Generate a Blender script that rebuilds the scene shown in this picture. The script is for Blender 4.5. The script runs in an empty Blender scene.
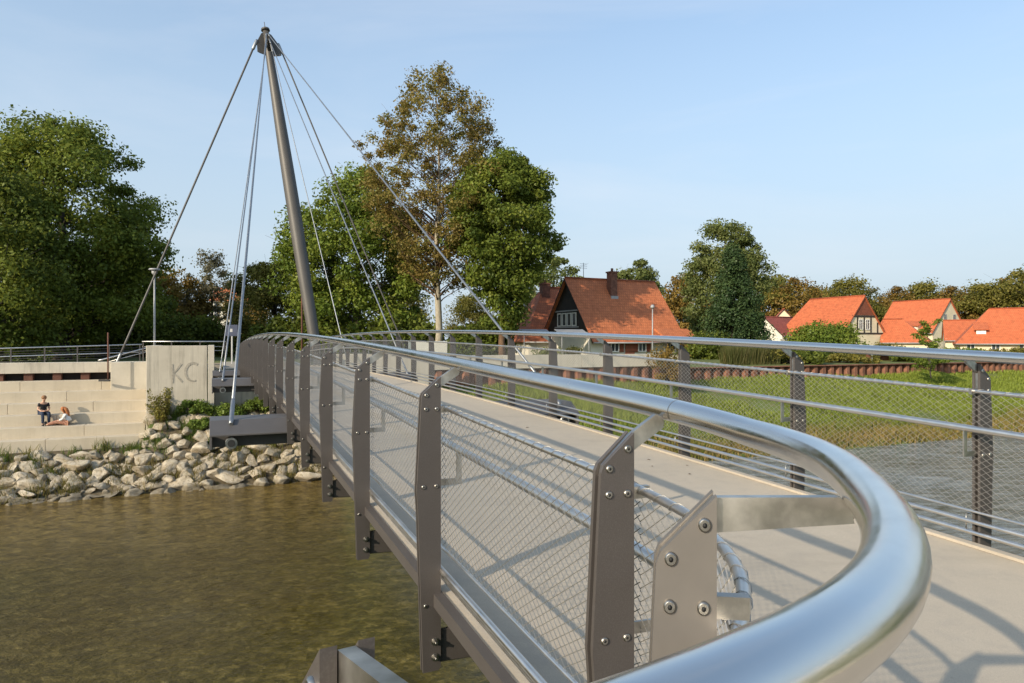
import bpy, bmesh, math, random
import numpy as np
from mathutils import Vector, Matrix

random.seed(7)
RNG = np.random.default_rng(11)
SC = bpy.context.scene
COL = SC.collection
R = math.radians

# ---------------------------------------------------------------- frames
U = (-0.40, 0.9165)      # along the bridge, over the river
V = (0.9165, 0.40)       # along the river, to the right
F = 683.0                # 24 mm lens on 1024 px

def B(s, v, z):          # bridge frame to world
    return Vector((s * U[0] + v * V[0], s * U[1] + v * V[1], z))

def at(px, Z, z=0.0):    # rough placement by bearing and distance
    return Vector(((px - 512) / F * Z, Z, z))

GZ = -1.5                # level of the land beyond the far bank
WATER = -6.6

# ---------------------------------------------------------------- objects
def tag(o, label=None, cat=None, group=None, kind=None):
    if label: o['label'] = label
    if cat: o['category'] = cat
    if group: o['group'] = group
    if kind: o['kind'] = kind
    return o

def thing(name, label, cat, loc=(0, 0, 0), rz=0.0, group=None):
    o = bpy.data.objects.new(name, None)
    COL.objects.link(o)
    o.location = loc
    o.rotation_euler = (0, 0, rz)
    o.empty_display_size = 0.2
    return tag(o, label, cat, group)

def link(name, me, mat=None, parent=None):
    o = bpy.data.objects.new(name, me)
    COL.objects.link(o)
    if mat is not None:
        for m in (mat if isinstance(mat, (list, tuple)) else [mat]):
            me.materials.append(m)
    if parent is not None:
        o.parent = parent
    return o

def copy_tree(o, parent=None):
    c = o.copy()
    COL.objects.link(c)
    if parent is not None:
        c.parent = parent
    for ch in list(o.children):
        copy_tree(ch, c)
    return c

class MB:
    """collects shapes for one mesh"""
    def __init__(self):
        self.v, self.f, self.mi, self.sm = [], [], [], []
    def add(self, verts, faces, mi=0, smooth=False):
        b = len(self.v)
        self.v.extend([tuple(p) for p in verts])
        for f in faces:
            self.f.append(tuple(b + i for i in f)); self.mi.append(mi); self.sm.append(smooth)
    def box(self, x0, x1, y0, y1, z0, z1, mi=0, M=None):
        vs = [Vector((x, y, z)) for x in (x0, x1) for y in (y0, y1) for z in (z0, z1)]
        if M is not None: vs = [M @ p for p in vs]
        self.add(vs, [(0,1,3,2),(4,6,7,5),(0,4,5,1),(2,3,7,6),(0,2,6,4),(1,5,7,3)], mi)
    def hexa(self, pts, mi=0):          # 8 points: bottom ring 4, top ring 4
        self.add(pts, [(3,2,1,0),(4,5,6,7),(0,1,5,4),(1,2,6,5),(2,3,7,6),(3,0,4,7)], mi)
    def bbox(self, s0, s1, v0, v1, z0, z1, mi=0):    # box in bridge frame
        self.hexa([B(s0,v0,z0),B(s0,v1,z0),B(s1,v1,z0),B(s1,v0,z0),
                   B(s0,v0,z1),B(s0,v1,z1),B(s1,v1,z1),B(s1,v0,z1)], mi)
    def prism(self, poly, off, mi=0):   # planar polygon (3d points) extruded by vector off
        n = len(poly); off = Vector(off)
        vs = [Vector(p) for p in poly] + [Vector(p) + off for p in poly]
        fs = [tuple(range(n - 1, -1, -1)), tuple(range(n, 2 * n))]
        fs += [(i, (i + 1) % n, n + (i + 1) % n, n + i) for i in range(n)]
        self.add(vs, fs, mi)
    def tube(self, pts, rad, sides=10, mi=0, caps=True, smooth=True):
        pts = [Vector(p) for p in pts]; n = len(pts)
        rads = rad if isinstance(rad, (list, tuple)) else [rad] * n
        tans = [(pts[min(i + 1, n - 1)] - pts[max(i - 1, 0)]).normalized() for i in range(n)]
        t = tans[0]
        ref = Vector((0, 0, 1)) if abs(t.z) < .9 else Vector((1, 0, 0))
        a = t.cross(ref).normalized(); vs = []
        for i in range(n):
            t = tans[i]
            a = (a - t * a.dot(t)).normalized(); b = t.cross(a)
            for k in range(sides):
                an = 2 * math.pi * k / sides
                vs.append(pts[i] + (a * math.cos(an) + b * math.sin(an)) * rads[i])
        fs = []
        for i in range(n - 1):
            for k in range(sides):
                k2 = (k + 1) % sides
                fs.append((i*sides + k, i*sides + k2, (i+1)*sides + k2, (i+1)*sides + k))
        self.add(vs, fs, mi, smooth)
        if caps:
            b = len(self.v) - len(vs)
            self.f.append(tuple(b + k for k in range(sides - 1, -1, -1))); self.mi.append(mi); self.sm.append(False)
            self.f.append(tuple(b + (n-1)*sides + k for k in range(sides))); self.mi.append(mi); self.sm.append(False)
    def cyl(self, p0, p1, r, sides=12, mi=0, r1=None):
        self.tube([p0, p1], [r, r if r1 is None else r1], sides, mi)
    def ball(self, c, r, mi=0, seg=10, ring=7, sc=(1,1,1)):
        c = Vector(c); vs, fs = [], []
        for i in range(ring + 1):
            th = math.pi * i / ring
            for k in range(seg):
                ph = 2 * math.pi * k / seg
                vs.append(c + Vector((r*sc[0]*math.sin(th)*math.cos(ph), r*sc[1]*math.sin(th)*math.sin(ph), r*sc[2]*math.cos(th))))
        for i in range(ring):
            for k in range(seg):
                k2 = (k + 1) % seg
                fs.append((i*seg+k, (i+1)*seg+k, (i+1)*seg+k2, i*seg+k2))
        self.add(vs, fs, mi, True)
    def mesh(self, name):
        me = bpy.data.meshes.new(name)
        me.from_pydata(self.v, [], self.f)
        me.polygons.foreach_set('material_index', self.mi)
        me.polygons.foreach_set('use_smooth', self.sm)
        me.update()
        return me
    def build(self, name, mat=None, parent=None, bevel=0.0, seg=1):
        o = link(name, self.mesh(name), mat, parent)
        if bevel:
            m = o.modifiers.new('edge', 'BEVEL'); m.width = bevel; m.segments = seg
            m.limit_method = 'ANGLE'; m.angle_limit = R(40)
        return o

def np_mesh(name, verts, loops_per_face, tint=None):
    """quick mesh of equal faces from numpy arrays; tint = one value per face"""
    verts = np.asarray(verts, dtype=np.float32)
    nv = len(verts); k = loops_per_face; nf = nv // k
    me = bpy.data.meshes.new(name)
    me.vertices.add(nv); me.vertices.foreach_set('co', verts.ravel())
    me.loops.add(nv); me.loops.foreach_set('vertex_index', np.arange(nv, dtype=np.int32))
    me.polygons.add(nf)
    me.polygons.foreach_set('loop_start', np.arange(0, nv, k, dtype=np.int32))
    me.polygons.foreach_set('loop_total', np.full(nf, k, dtype=np.int32))
    me.update(calc_edges=True)
    if tint is not None:
        a = me.attributes.new('tint', 'FLOAT', 'FACE')
        a.data.foreach_set('value', np.asarray(tint, dtype=np.float32))
    return me

# ---------------------------------------------------------------- materials
class NT:
    def __init__(self, name):
        self.m = bpy.data.materials.new(name); self.m.use_nodes = True
        self.t = self.m.node_tree; self.n = self.t.nodes; self.l = self.t.links
        self.b = self.n.get('Principled BSDF'); self.out = self.n.get('Material Output')
    def node(self, typ, **kw):
        x = self.n.new(typ)
        for k, v in kw.items():
            if k in x.inputs.keys(): x.inputs[k].default_value = v
            else: setattr(x, k, v)
        return x
    def coord(self, kind='Object', scale=(1,1,1), rot=(0,0,0)):
        c = self.node('ShaderNodeTexCoord'); mp = self.node('ShaderNodeMapping')
        mp.inputs['Scale'].default_value = scale; mp.inputs['Rotation'].default_value = rot
        self.l.new(c.outputs[kind], mp.inputs['Vector']); return mp.outputs['Vector']
    def noise(self, vec, scale, detail=4, rough=.55, dist=0.0):
        x = self.node('ShaderNodeTexNoise'); x.inputs['Scale'].default_value = scale
        x.inputs['Detail'].default_value = detail; x.inputs['Roughness'].default_value = rough
        x.inputs['Distortion'].default_value = dist
        self.l.new(vec, x.inputs['Vector']); return x.outputs['Fac']
    def ramp(self, fac, stops):
        x = self.node('ShaderNodeValToRGB'); e = x.color_ramp.elements
        while len(e) < len(stops): e.new(.5)
        for i, (p, c) in enumerate(stops):
            e[i].position = p
            e[i].color = (c, c, c, 1) if isinstance(c, (int, float)) else (*c, 1)
        self.l.new(fac, x.inputs['Fac']); return x.outputs['Color']
    def mix(self, fac, a, b, mode='MIX'):
        x = self.node('ShaderNodeMix', data_type='RGBA', blend_type=mode)
        for sock, val in ((x.inputs[0], fac), (x.inputs[6], a), (x.inputs[7], b)):
            if isinstance(val, (int, float)): sock.default_value = val
            elif isinstance(val, tuple): sock.default_value = (*val, 1)
            else: self.l.new(val, sock)
        return x.outputs[2]
    def math(self, op, a, b=None):
        x = self.node('ShaderNodeMath', operation=op)
        for i, val in enumerate((a, b)):
            if val is None: continue
            if isinstance(val, (int, float)): x.inputs[i].default_value = val
            else: self.l.new(val, x.inputs[i])
        return x.outputs[0]
    def bump(self, h, strength=.3, dist=.01):
        x = self.node('ShaderNodeBump'); x.inputs['Strength'].default_value = strength
        x.inputs['Distance'].default_value = dist
        self.l.new(h, x.inputs['Height']); self.l.new(x.outputs['Normal'], self.b.inputs['Normal'])
    def set(self, name, v):
        s = self.b.inputs[name]
        if isinstance(v, (int, float)): s.default_value = v
        elif isinstance(v, tuple): s.default_value = (*v, 1)
        else: self.l.new(v, s)

def simple(name, col, rough=.6, metal=0.0, var=.12, scale=6.0, bump=0.0, bscale=60, bdist=.004):
    t = NT(name); vec = t.coord()
    f = t.noise(vec, scale, 5)
    lo = tuple(c * (1 - var) for c in col); hi = tuple(min(1, c * (1 + var)) for c in col)
    t.set('Base Color', t.ramp(f, [(.3, lo), (.7, hi)]))
    t.set('Roughness', rough); t.set('Metallic', metal)
    if bump: t.bump(t.noise(vec, bscale, 3), bump, bdist)
    return t.m

M = {}
def m_stainless(name, rough, col=(.60, .585, .56), stain=.12, sc=3.0):
    t = NT(name); vec = t.coord()
    f = t.noise(vec, sc, 6, .6)
    t.set('Base Color', t.ramp(f, [(.42 if sc > 5 else .35, tuple(c * (1 - stain) for c in col)), (.7, col)]))
    g = t.noise(vec, 14.0, 5, .6)
    t.set('Roughness', t.ramp(g, [(.3, rough * .8), (.75, rough * 1.35)]))
    t.set('Metallic', 1.0)
    return t.m
M['rail'] = m_stainless('brushed_steel', .21, (.72, .695, .66), .06)
M['tube'] = m_stainless('tube_steel', .36, (.72, .69, .65), .08)
M['wire'] = simple('wire_steel', (.40, .385, .36), .42, .7, .05)
M['flat'] = m_stainless('flat_bar_steel', .36, (.64, .605, .55), .42, 11)
M['cable'] = m_stainless('galvanised_cable', .5, (.34, .35, .36))

def m_post():
    t = NT('iron_mica_paint'); vec = t.coord()
    f = t.noise(vec, 2.5, 6, .6); g = t.noise(vec, 300.0, 2)
    c = t.ramp(f, [(.3, (.082, .071, .065)), (.7, (.100, .087, .080))])
    c = t.mix(t.ramp(g, [(.45, 0.0), (.8, .25)]), c, (.22, .2, .19))
    t.set('Base Color', c); t.set('Roughness', .48); t.set('Metallic', .25)
    t.bump(g, .05, .001)
    return t.m
M['paint'] = m_post()
M['paint_light'] = simple('outrigger_paint', (.10, .092, .088), .5, .2, .08, 3)
M['dark'] = simple('dark_socket', (.02, .02, .02), .7)
M['mast'] = simple('mast_paint', (.088, .080, .072), .5, .1, .12, .6)

def m_deck():
    t = NT('sanded_deck_coating'); vec = t.coord()
    big = t.noise(vec, .55, 7, .62); mid = t.noise(vec, 7, 5, .6); fine = t.noise(vec, 240, 2, .5)
    c = t.ramp(big, [(.30, (.425, .362, .278)), (.55, (.475, .405, .312)), (.75, (.53, .455, .352))])
    c = t.mix(t.ramp(mid, [(.30, .32), (.52, 0.0)]), c, (.33, .295, .25))
    c = t.mix(t.ramp(fine, [(.38, .35), (.62, 0.0)]), c, (.25, .225, .195))
    st = t.noise(t.coord(rot=(0, 0, R(-23.6)), scale=(.35, 1.6, 1)), 1.3, 6, .65)
    c = t.mix(t.ramp(st, [(.52, 0.0), (.72, .42)]), c, (.30, .26, .205))
    spots = t.noise(vec, 30, 2, .5)
    c = t.mix(t.ramp(spots, [(.74, 0.0), (.80, .3)]), c, (.20, .18, .15))
    t.set('Base Color', c); t.set('Roughness', .85)
    t.bump(fine, .35, .003)
    return t.m
M['deck'] = m_deck()

def m_concrete(name, a, b, board=0.0, streak=.25):
    t = NT(name); vec = t.coord()
    n1 = t.noise(vec, .8, 7, .65); n2 = t.noise(t.coord(scale=(3, 3, .25)), 1.4, 6, .65); n3 = t.noise(vec, 90, 3)
    c = t.ramp(n1, [(.3, a), (.7, b)])
    c = t.mix(t.ramp(n2, [(.50, 0.0), (.74, streak)]), c, tuple(x * .42 for x in a))
    t.set('Base Color', c); t.set('Roughness', .88)
    h = n3
    if board:
        w = t.node('ShaderNodeTexWave', wave_type='BANDS', bands_direction='X')
        w.inputs['Scale'].default_value = board; w.inputs['Distortion'].default_value = .6
        t.l.new(t.coord(rot=(0, 0, R(-23.6))), w.inputs['Vector'])
        k = t.ramp(w.outputs['Fac'], [(0.0, 0.0), (.12, 1.0)])
        h = t.math('ADD', k, t.math('MULTIPLY', n3, .4))
        t.bump(h, .16, .012)
    else:
        t.bump(h, .3, .006)
    return t.m
M['conc'] = m_concrete('pale_concrete', (.46, .42, .34), (.58, .53, .44), 0, .22)
M['conc_board'] = m_concrete('board_marked_concrete', (.46, .41, .325), (.58, .525, .425), 1.7, .6)
M['conc_step'] = m_concrete('sandy_step_concrete', (.47, .40, .295), (.56, .485, .37), 0, .18)
M['rust'] = simple('rusty_steel', (.20, .088, .052), .85, 0, .5, 1.3, .4, 30, .01)
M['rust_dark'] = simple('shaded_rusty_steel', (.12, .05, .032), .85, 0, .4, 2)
M['graffiti'] = simple('faded_spray_paint', (.375, .338, .275), .9, 0, .22, 9)

def m_leaf(name, stops, trans=.40):
    t = NT(name)
    a = t.node('ShaderNodeAttribute', attribute_name='tint')
    c = t.ramp(a.outputs['Fac'], stops)
    d = t.node('ShaderNodeBsdfDiffuse'); tr = t.node('ShaderNodeBsdfTranslucent')
    g = t.node('ShaderNodeBsdfGlossy'); g.inputs['Roughness'].default_value = .45
    mx = t.node('ShaderNodeMixShader'); mx.inputs[0].default_value = trans
    m2 = t.node('ShaderNodeMixShader'); m2.inputs[0].default_value = .012
    t.l.new(c, d.inputs['Color'])
    tc = t.mix(.5, c, (.22, .22, .04)); t.l.new(tc, tr.inputs['Color'])
    t.l.new(d.outputs[0], mx.inputs[1]); t.l.new(tr.outputs[0], mx.inputs[2])
    t.l.new(mx.outputs[0], m2.inputs[1]); t.l.new(g.outputs[0], m2.inputs[2])
    t.l.new(m2.outputs[0], t.out.inputs['Surface'])
    return t.m
M['leaf_maple'] = m_leaf('maple_leaves', [(0, (0.072, 0.099, 0.017)), (.5, (0.147, 0.193, 0.031)), (1, (0.288, 0.309, 0.051))])
M['leaf_dark'] = m_leaf('dark_leaves', [(0, (0.051, 0.076, 0.016)), (.5, (0.108, 0.143, 0.025)), (1, (0.225, 0.251, 0.040))])
M['leaf_green'] = m_leaf('green_leaves', [(0, (0.078, 0.120, 0.020)), (.5, (0.155, 0.216, 0.032)), (1, (0.300, 0.325, 0.057))])
M['leaf_brown'] = m_leaf('autumn_leaves', [(0, (.16, .105, .030)), (.4, (.235, .165, .045)), (.7, (.25, .205, .055)), (1, (.19, .21, .055))])
M['leaf_rust'] = m_leaf('rusty_leaves', [(0, (0.131, 0.080, 0.024)), (.5, (0.237, 0.150, 0.037)), (1, (0.342, 0.232, 0.055))])
M['leaf_olive'] = m_leaf('olive_leaves', [(0, (0.092, 0.090, 0.023)), (.5, (0.177, 0.165, 0.036)), (1, (0.300, 0.249, 0.057))])
M['leaf_birch'] = m_leaf('birch_leaves', [(0, (.095, .120, .035)), (.5, (.165, .195, .060)), (1, (.25, .26, .09))])
M['leaf_grey'] = m_leaf('thin_grey_leaves', [(0, (0.105, 0.095, 0.061)), (.5, (0.168, 0.151, 0.095)), (1, (0.224, 0.196, 0.121))])
M['needle'] = m_leaf('spruce_needles', [(0, (0.020, 0.039, 0.016)), (.5, (0.042, 0.073, 0.026)), (1, (0.081, 0.118, 0.041))], .12)
M['reed'] = m_leaf('reed_leaves', [(0, (.06, .085, .025)), (.5, (.13, .135, .045)), (1, (.20, .17, .07))])
M['grass'] = m_leaf('grass_blades', [(0, (0.360, 0.253, 0.094)), (.25, (0.252, 0.213, 0.061)), (.5, (0.180, 0.224, 0.037)), (.75, (0.228, 0.287, 0.046)), (1, (0.324, 0.368, 0.068))], .35)
M['weed'] = m_leaf('weed_leaves', [(0, (.20, .155, .06)), (.4, (.15, .14, .04)), (.6, (.07, .12, .022)), (1, (.12, .19, .04))], .3)
M['weed_green'] = m_leaf('fresh_weed_leaves', [(0, (.10, .14, .03)), (.5, (.15, .23, .04)), (1, (.26, .31, .07))], .4)
def m_bark(name, a, b):
    t = NT(name); vec = t.coord(scale=(6, 6, 1.2)); n = t.noise(vec, 2.2, 6, .7)
    t.set('Base Color', t.ramp(n, [(.35, a), (.7, b)])); t.set('Roughness', .95); t.bump(n, .6, .03)
    return t.m
M['bark'] = m_bark('dark_bark', (.035, .028, .02), (.085, .07, .055))
M['bark_pale'] = m_bark('pale_bark', (.26, .22, .16), (.46, .41, .32))
M['bark_brown'] = m_bark('reddish_bark', (.10, .055, .03), (.2, .12, .07))

def m_stone():
    t = NT('limestone'); vec = t.coord()
    oi = t.node('ShaderNodeObjectInfo')
    n1 = t.noise(vec, 1.9, 8, .72, .5); n2 = t.noise(vec, 5, 8, .72); n3 = t.noise(vec, 22, 4)
    c = t.ramp(n1, [(.28, (.26, .20, .125)), (.42, (.44, .375, .28)), (.58, (.56, .51, .42)), (.75, (.64, .60, .52))])
    c = t.mix(t.ramp(n2, [(.54, 0.0), (.66, .8)]), c, (.17, .125, .07))
    c = t.mix(1.0, c, t.ramp(oi.outputs['Random'], [(0, (.78, .74, .66)), (.5, (1.0, .97, .92)), (1, (1.15, 1.1, 1.02))]), 'MULTIPLY')
    ge = t.node('ShaderNodeNewGeometry'); sx = t.node('ShaderNodeSeparateXYZ'); t.l.new(ge.outputs['Position'], sx.inputs[0])
    wz = t.math('ADD', sx.outputs['Z'], t.math('MULTIPLY', n2, .30))
    wet = t.node('ShaderNodeMapRange'); wet.inputs['From Min'].default_value = -6.30; wet.inputs['From Max'].default_value = -6.18; wet.inputs['To Min'].default_value = .6; wet.inputs['To Max'].default_value = 0
    t.l.new(wz, wet.inputs['Value']); c = t.mix(wet.outputs[0], c, (.085, .068, .036))
    t.set('Base Color', c); t.set('Roughness', .92)
    t.bump(t.math('ADD', n2, t.math('MULTIPLY', n3, .4)), 1.0, .09)
    return t.m
M['stone'] = m_stone()

def m_ground():
    t = NT('earth_and_turf'); vec = t.coord()
    n1 = t.noise(vec, .12, 6, .6); n2 = t.noise(vec, 1.6, 6, .65)
    c = t.ramp(n1, [(.35, (.085, .115, .025)), (.65, (.12, .155, .032))])
    c = t.mix(t.ramp(n2, [(.45, 0.0), (.7, .7)]), c, (.16, .13, .055))
    t.set('Base Color', c); t.set('Roughness', .95); t.bump(n2, .5, .08)
    return t.m
M['ground'] = m_ground()
M['gravel'] = simple('bank_gravel', (.13, .10, .058), .95, 0, .4, 4, .6, 25, .05)
M['path'] = simple('path_gravel', (.34, .30, .24), .95, 0, .15, 2)

def m_water():
    t = NT('river_water'); vec = t.coord(rot=(0, 0, R(-23.6)))
    c1 = t.coord(rot=(0, 0, R(-40)), scale=(.9, 1.1, 1))
    big = t.noise(vec, .10, 5, .6); bed = t.noise(c1, 2.4, 9, .80, .1); peb = t.noise(vec, 4.5, 4, .65)
    def stones(sc):
        v = t.node('ShaderNodeTexVoronoi'); v.inputs['Scale'].default_value = sc; t.l.new(c1, v.inputs['Vector'])
        sp = t.node('ShaderNodeSeparateColor'); t.l.new(v.outputs['Color'], sp.inputs[0]); return sp.outputs[0]
    bed0 = bed
    bed = t.math('ADD', t.math('MULTIPLY', bed, .72), t.math('ADD', t.math('MULTIPLY', stones(3.1), .13), t.math('MULTIPLY', stones(8.5), .15)))
    c = t.ramp(bed, [(.28, (.024, .021, .004)), (.45, (.056, .047, .009)), (.57, (.095, .076, .017)), (.74, (.21, .165, .05))])
    c = t.mix(t.ramp(big, [(.35, 0.0), (.65, .45)]), c, (.075, .046, .009))
    c = t.mix(t.ramp(peb, [(.62, 0.0), (.76, .55)]), c, (.19, .16, .075))
    # paler gravel towards the far bank, where the river is shallow
    ge = t.node('ShaderNodeNewGeometry'); dp = t.node('ShaderNodeVectorMath', operation='DOT_PRODUCT')
    dp.inputs[1].default_value = (U[0], U[1], 0); t.l.new(ge.outputs['Position'], dp.inputs[0])
    sh = t.node('ShaderNodeMapRange'); sh.inputs['From Min'].default_value = 22; sh.inputs['From Max'].default_value = 34
    t.l.new(dp.outputs['Value'], sh.inputs['Value'])
    c = t.mix(t.math('MULTIPLY', sh.outputs[0], .75), c, t.mix(t.ramp(bed, [(.38, 0.0), (.64, 1.0)]), (.075, .044, .009), (.30, .20, .060)))
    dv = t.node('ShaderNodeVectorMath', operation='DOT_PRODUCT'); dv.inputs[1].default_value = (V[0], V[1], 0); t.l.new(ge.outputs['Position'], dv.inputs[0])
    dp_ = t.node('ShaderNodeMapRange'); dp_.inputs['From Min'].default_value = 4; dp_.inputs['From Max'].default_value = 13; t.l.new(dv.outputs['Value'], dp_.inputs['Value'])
    c = t.mix(t.math('MULTIPLY', dp_.outputs[0], .85), c, t.mix(t.ramp(t.noise(t.coord(rot=(0, 0, R(-15)), scale=(.5, 1.3, 1)), 1.5, 8, .74, .5), [(.36, 0.0), (.62, 1.0)]), (.06, .075, .078), (.33, .365, .385)))     # sky glints and reflection painted into the colour on the right
    t.set('Base Color', c); t.set('Roughness', .07); t.set('IOR', 1.30)
    w1 = t.noise(t.coord(rot=(0, 0, R(-23.6)), scale=(1, 1.2, 1)), 2.2, 6, .68, .6)
    w2 = t.noise(t.coord(rot=(0, 0, R(-23.6)), scale=(.9, 1.2, 1)), 6.5, 3, .6, .3)
    rf = t.node('ShaderNodeMapRange'); rf.inputs['From Min'].default_value = 6; rf.inputs['From Max'].default_value = 22; rf.inputs['To Min'].default_value = 1; rf.inputs['To Max'].default_value = 2.6
    t.l.new(dv.outputs['Value'], rf.inputs['Value'])
    w3 = t.noise(t.coord(rot=(0, 0, R(-23.6)), scale=(.8, 1.5, 1)), 17, 3, .6, .2)
    pm = t.ramp(t.noise(vec, .16, 4, .55), [(.38, .35), (.62, 1.5)])
    h = t.math('MULTIPLY', t.math('ADD', w1, t.math('ADD', t.math('MULTIPLY', w2, .55), t.math('MULTIPLY', w3, .22))), t.math('MULTIPLY', rf.outputs[0], pm))
    t.bump(h, .8, .13)
    return t.m
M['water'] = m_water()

def m_roof(name, a, b, c3, rows=2.3):
    t = NT(name); vec = t.coord('UV')
    br = t.node('ShaderNodeTexBrick'); br.inputs['Scale'].default_value = rows
    br.offset = .5; br.inputs['Mortar Size'].default_value = .035; br.inputs['Brick Width'].default_value = .55
    br.inputs['Row Height'].default_value = .75; br.inputs['Color1'].default_value = (*a, 1); br.inputs['Color2'].default_value = (*b, 1)
    br.inputs['Mortar'].default_value = (a[0] * .5, a[1] * .45, a[2] * .45, 1)
    t.l.new(vec, br.inputs['Vector'])
    n = t.noise(t.coord(), .5, 6, .65); n2 = t.noise(t.coord(), 2.5, 5, .6)
    col = t.mix(t.ramp(n, [(.42, 0.0), (.7, .6)]), br.outputs['Color'], c3)
    col = t.mix(t.ramp(n2, [(.48, 0.0), (.72, .65)]), col, tuple(x * .5 for x in a))
    t.set('Base Color', col); t.set('Roughness', .85); t.bump(br.outputs['Fac'], -.4, .02)
    return t.m
M['roof_old'] = m_roof('old_red_tiles', (.50, .150, .055), (.58, .185, .072), (.38, .118, .052))
M['roof_dark'] = m_roof('dark_red_tiles', (.38, .112, .048), (.43, .14, .058), (.28, .09, .046))
M['roof_new'] = m_roof('orange_tiles', (.52, .128, .046), (.57, .155, .058), (.45, .110, .042))
M['roof_brown'] = m_roof('brownish_red_tiles', (.24, .06, .045), (.28, .075, .05), (.2, .05, .04))
M['render_white'] = simple('white_render', (.70, .66, .56), .9, 0, .06, .8)
M['render_cream'] = simple('cream_render', (.70, .60, .42), .9, 0, .06, .8)
M['timber'] = simple('black_timber', (.028, .022, .018), .8, 0, .3, 2)
M['timber_red'] = simple('red_brown_timber', (.20, .06, .03), .8, 0, .2, 2)
M['brick'] = simple('chimney_brick', (.16, .07, .045), .9, 0, .4, 5)
M['glass'] = simple('window_glass', (.05, .06, .07), .08, 0, .2, 1)
M['white'] = simple('white_paint', (.75, .73, .68), .5, 0, .04, 2)
M['lead'] = simple('grey_flashing', (.36, .36, .36), .6, .3, .1, 3)
M['blue'] = simple('blue_enamel', (.03, .16, .50), .5)
M['navy'] = simple('dark_blue_panel', (.03, .04, .08), .4)
M['red'] = simple('red_panel', (.62, .05, .025), .5)
M['yellow'] = simple('yellow_panel', (.75, .42, .04), .5)
M['skin'] = simple('skin', (.52, .30, .20), .6, 0, .06, 8)
M['hair_sand'] = simple('sandy_hair', (.24, .12, .05), .7, 0, .25, 20)
M['hair_red'] = simple('auburn_hair', (.36, .12, .03), .6, 0, .3, 18)
M['cloth_black'] = simple('black_cloth', (.015, .015, .018), .9)
M['denim'] = simple('dark_denim', (.030, .042, .075), .9, 0, .2, 30)
M['cloth_white'] = simple('white_cotton', (.70, .70, .68), .9, 0, .05, 10)
def m_pattern():
    t = NT('patterned_cloth'); vec = t.coord(); n = t.noise(vec, 24, 2)
    t.set('Base Color', t.ramp(n, [(.4, (.30, .10, .06)), (.5, (.42, .25, .16)), (.6, (.20, .07, .05))])); t.set('Roughness', .9)
    return t.m
M['pattern'] = m_pattern()
M['shoe'] = simple('dark_shoe', (.03, .025, .025), .7)

# ---------------------------------------------------------------- bridge geometry
SB = 1.9                       # the straight rail starts here
def zh(s, v=1.12):             # height of the handrail axis (the bridge is a flat arch with cross fall)
    s = max(s, 1.3)
    return .19 - .00113 * (s - 20.5) ** 2 + .0217 * (max(v, .9) - 1.12)
def zd(s, v): return zh(s, v) - 1.25
HP = [(.29, -7.5), (.29, -5), (.29, -3), (.29, -1.5), (.292, -.7), (.298, -.2), (.322, .12), (.352, .315), (.413, .514), (.519, .690), (.70, .880),
      (.972, 1.085), (1.32, 1.215), (1.75, 1.268), (2.3, 1.27), (4, 1.27), (9, 1.27), (40, 1.27)]
def _dense():
    pts = [np.array(p) for p in HP]; out = []
    for i in range(len(pts) - 1):
        p0, p1, p2, p3 = pts[max(i-1, 0)], pts[i], pts[i+1], pts[min(i+2, len(pts)-1)]
        L = np.linalg.norm(p2 - p1); n = max(2, int(L / .03))
        d1 = max(np.linalg.norm(p1-p0), 1e-6); d3 = max(np.linalg.norm(p3-p2), 1e-6)
        m1 = (p2 - p0) / (L + d1) * L; m2 = (p3 - p1) / (L + d3) * L
        for k in range(n):
            f = k / n; h = (2*f**3-3*f**2+1, f**3-2*f**2+f, -2*f**3+3*f**2, f**3-f**2)
            out.append(h[0]*p1 + h[1]*m1 + h[2]*p2 + h[3]*m2)
    out.append(pts[-1]); o = np.array(out)
    for _ in range(10):
        q = o.copy(); q[1:-1] = .5*o[1:-1] + .25*(o[:-2] + o[2:]); o = q
    return o
DP = _dense()
DL = np.concatenate([[0], np.cumsum(np.linalg.norm(np.diff(DP, axis=0), axis=1))])
DT = np.gradient(DP, axis=0); DT /= np.linalg.norm(DT, axis=1)[:, None]
DL = DL - np.interp(1.9, DP[150:, 0], DL[150:])          # t = 0 where s = 1.9
def hr_d(t):                   # post face to handrail axis: the brackets get longer in the corner
    return .134 + .19 * min(1, max(0, (-.45 - t) / 1.75))
def left(t, d):                # t along the rail, d from the post face towards the deck -> (s, v)
    x = np.interp(t, DL, DP[:, 0]); y = np.interp(t, DL, DP[:, 1])
    ts_ = np.interp(t, DL, DT[:, 0]); tv_ = np.interp(t, DL, DT[:, 1])
    k = d - hr_d(t); n = math.hypot(ts_, tv_)
    return float(x - tv_ / n * k), float(y + ts_ / n * k)
def near_t(s, v):
    c = np.argmin((DP[:, 0] - s) ** 2 + (DP[:, 1] - v) ** 2); return float(DL[c])
def right(t, d): return t, 4.57 - d
def P(path, t, d, h):          # h relative to the handrail axis
    s, v = path(t, (hr_d(t) if path is left else .134) if d is None else d)
    return B(s, v, zh(s, v) + h)
def ts(t0, t1, step, path):
    out = []; t = t0
    while t < t1 - 1e-6:
        out.append(t)
        t += (.05 if (path is left and -3.0 < t < .4) else step)
    return out + [t1]

T_L0, T_L1 = -8.2, 36.1
T_R0, T_R1 = -3.6, 37.9
fb = thing('footbridge', 'long arched footbridge with pale sanded deck crossing the river', 'bridge', B(20, 2.85, 0))
inv = Matrix.Translation(-fb.location)
def fbuild(mb, name, mat, bevel=0.0, parent=None):
    o = mb.build(name, mat, fb if parent is None else parent, bevel)
    o.matrix_parent_inverse = Matrix.Translation(-Vector(fb.location)) if parent is None else Matrix()
    return o

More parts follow.
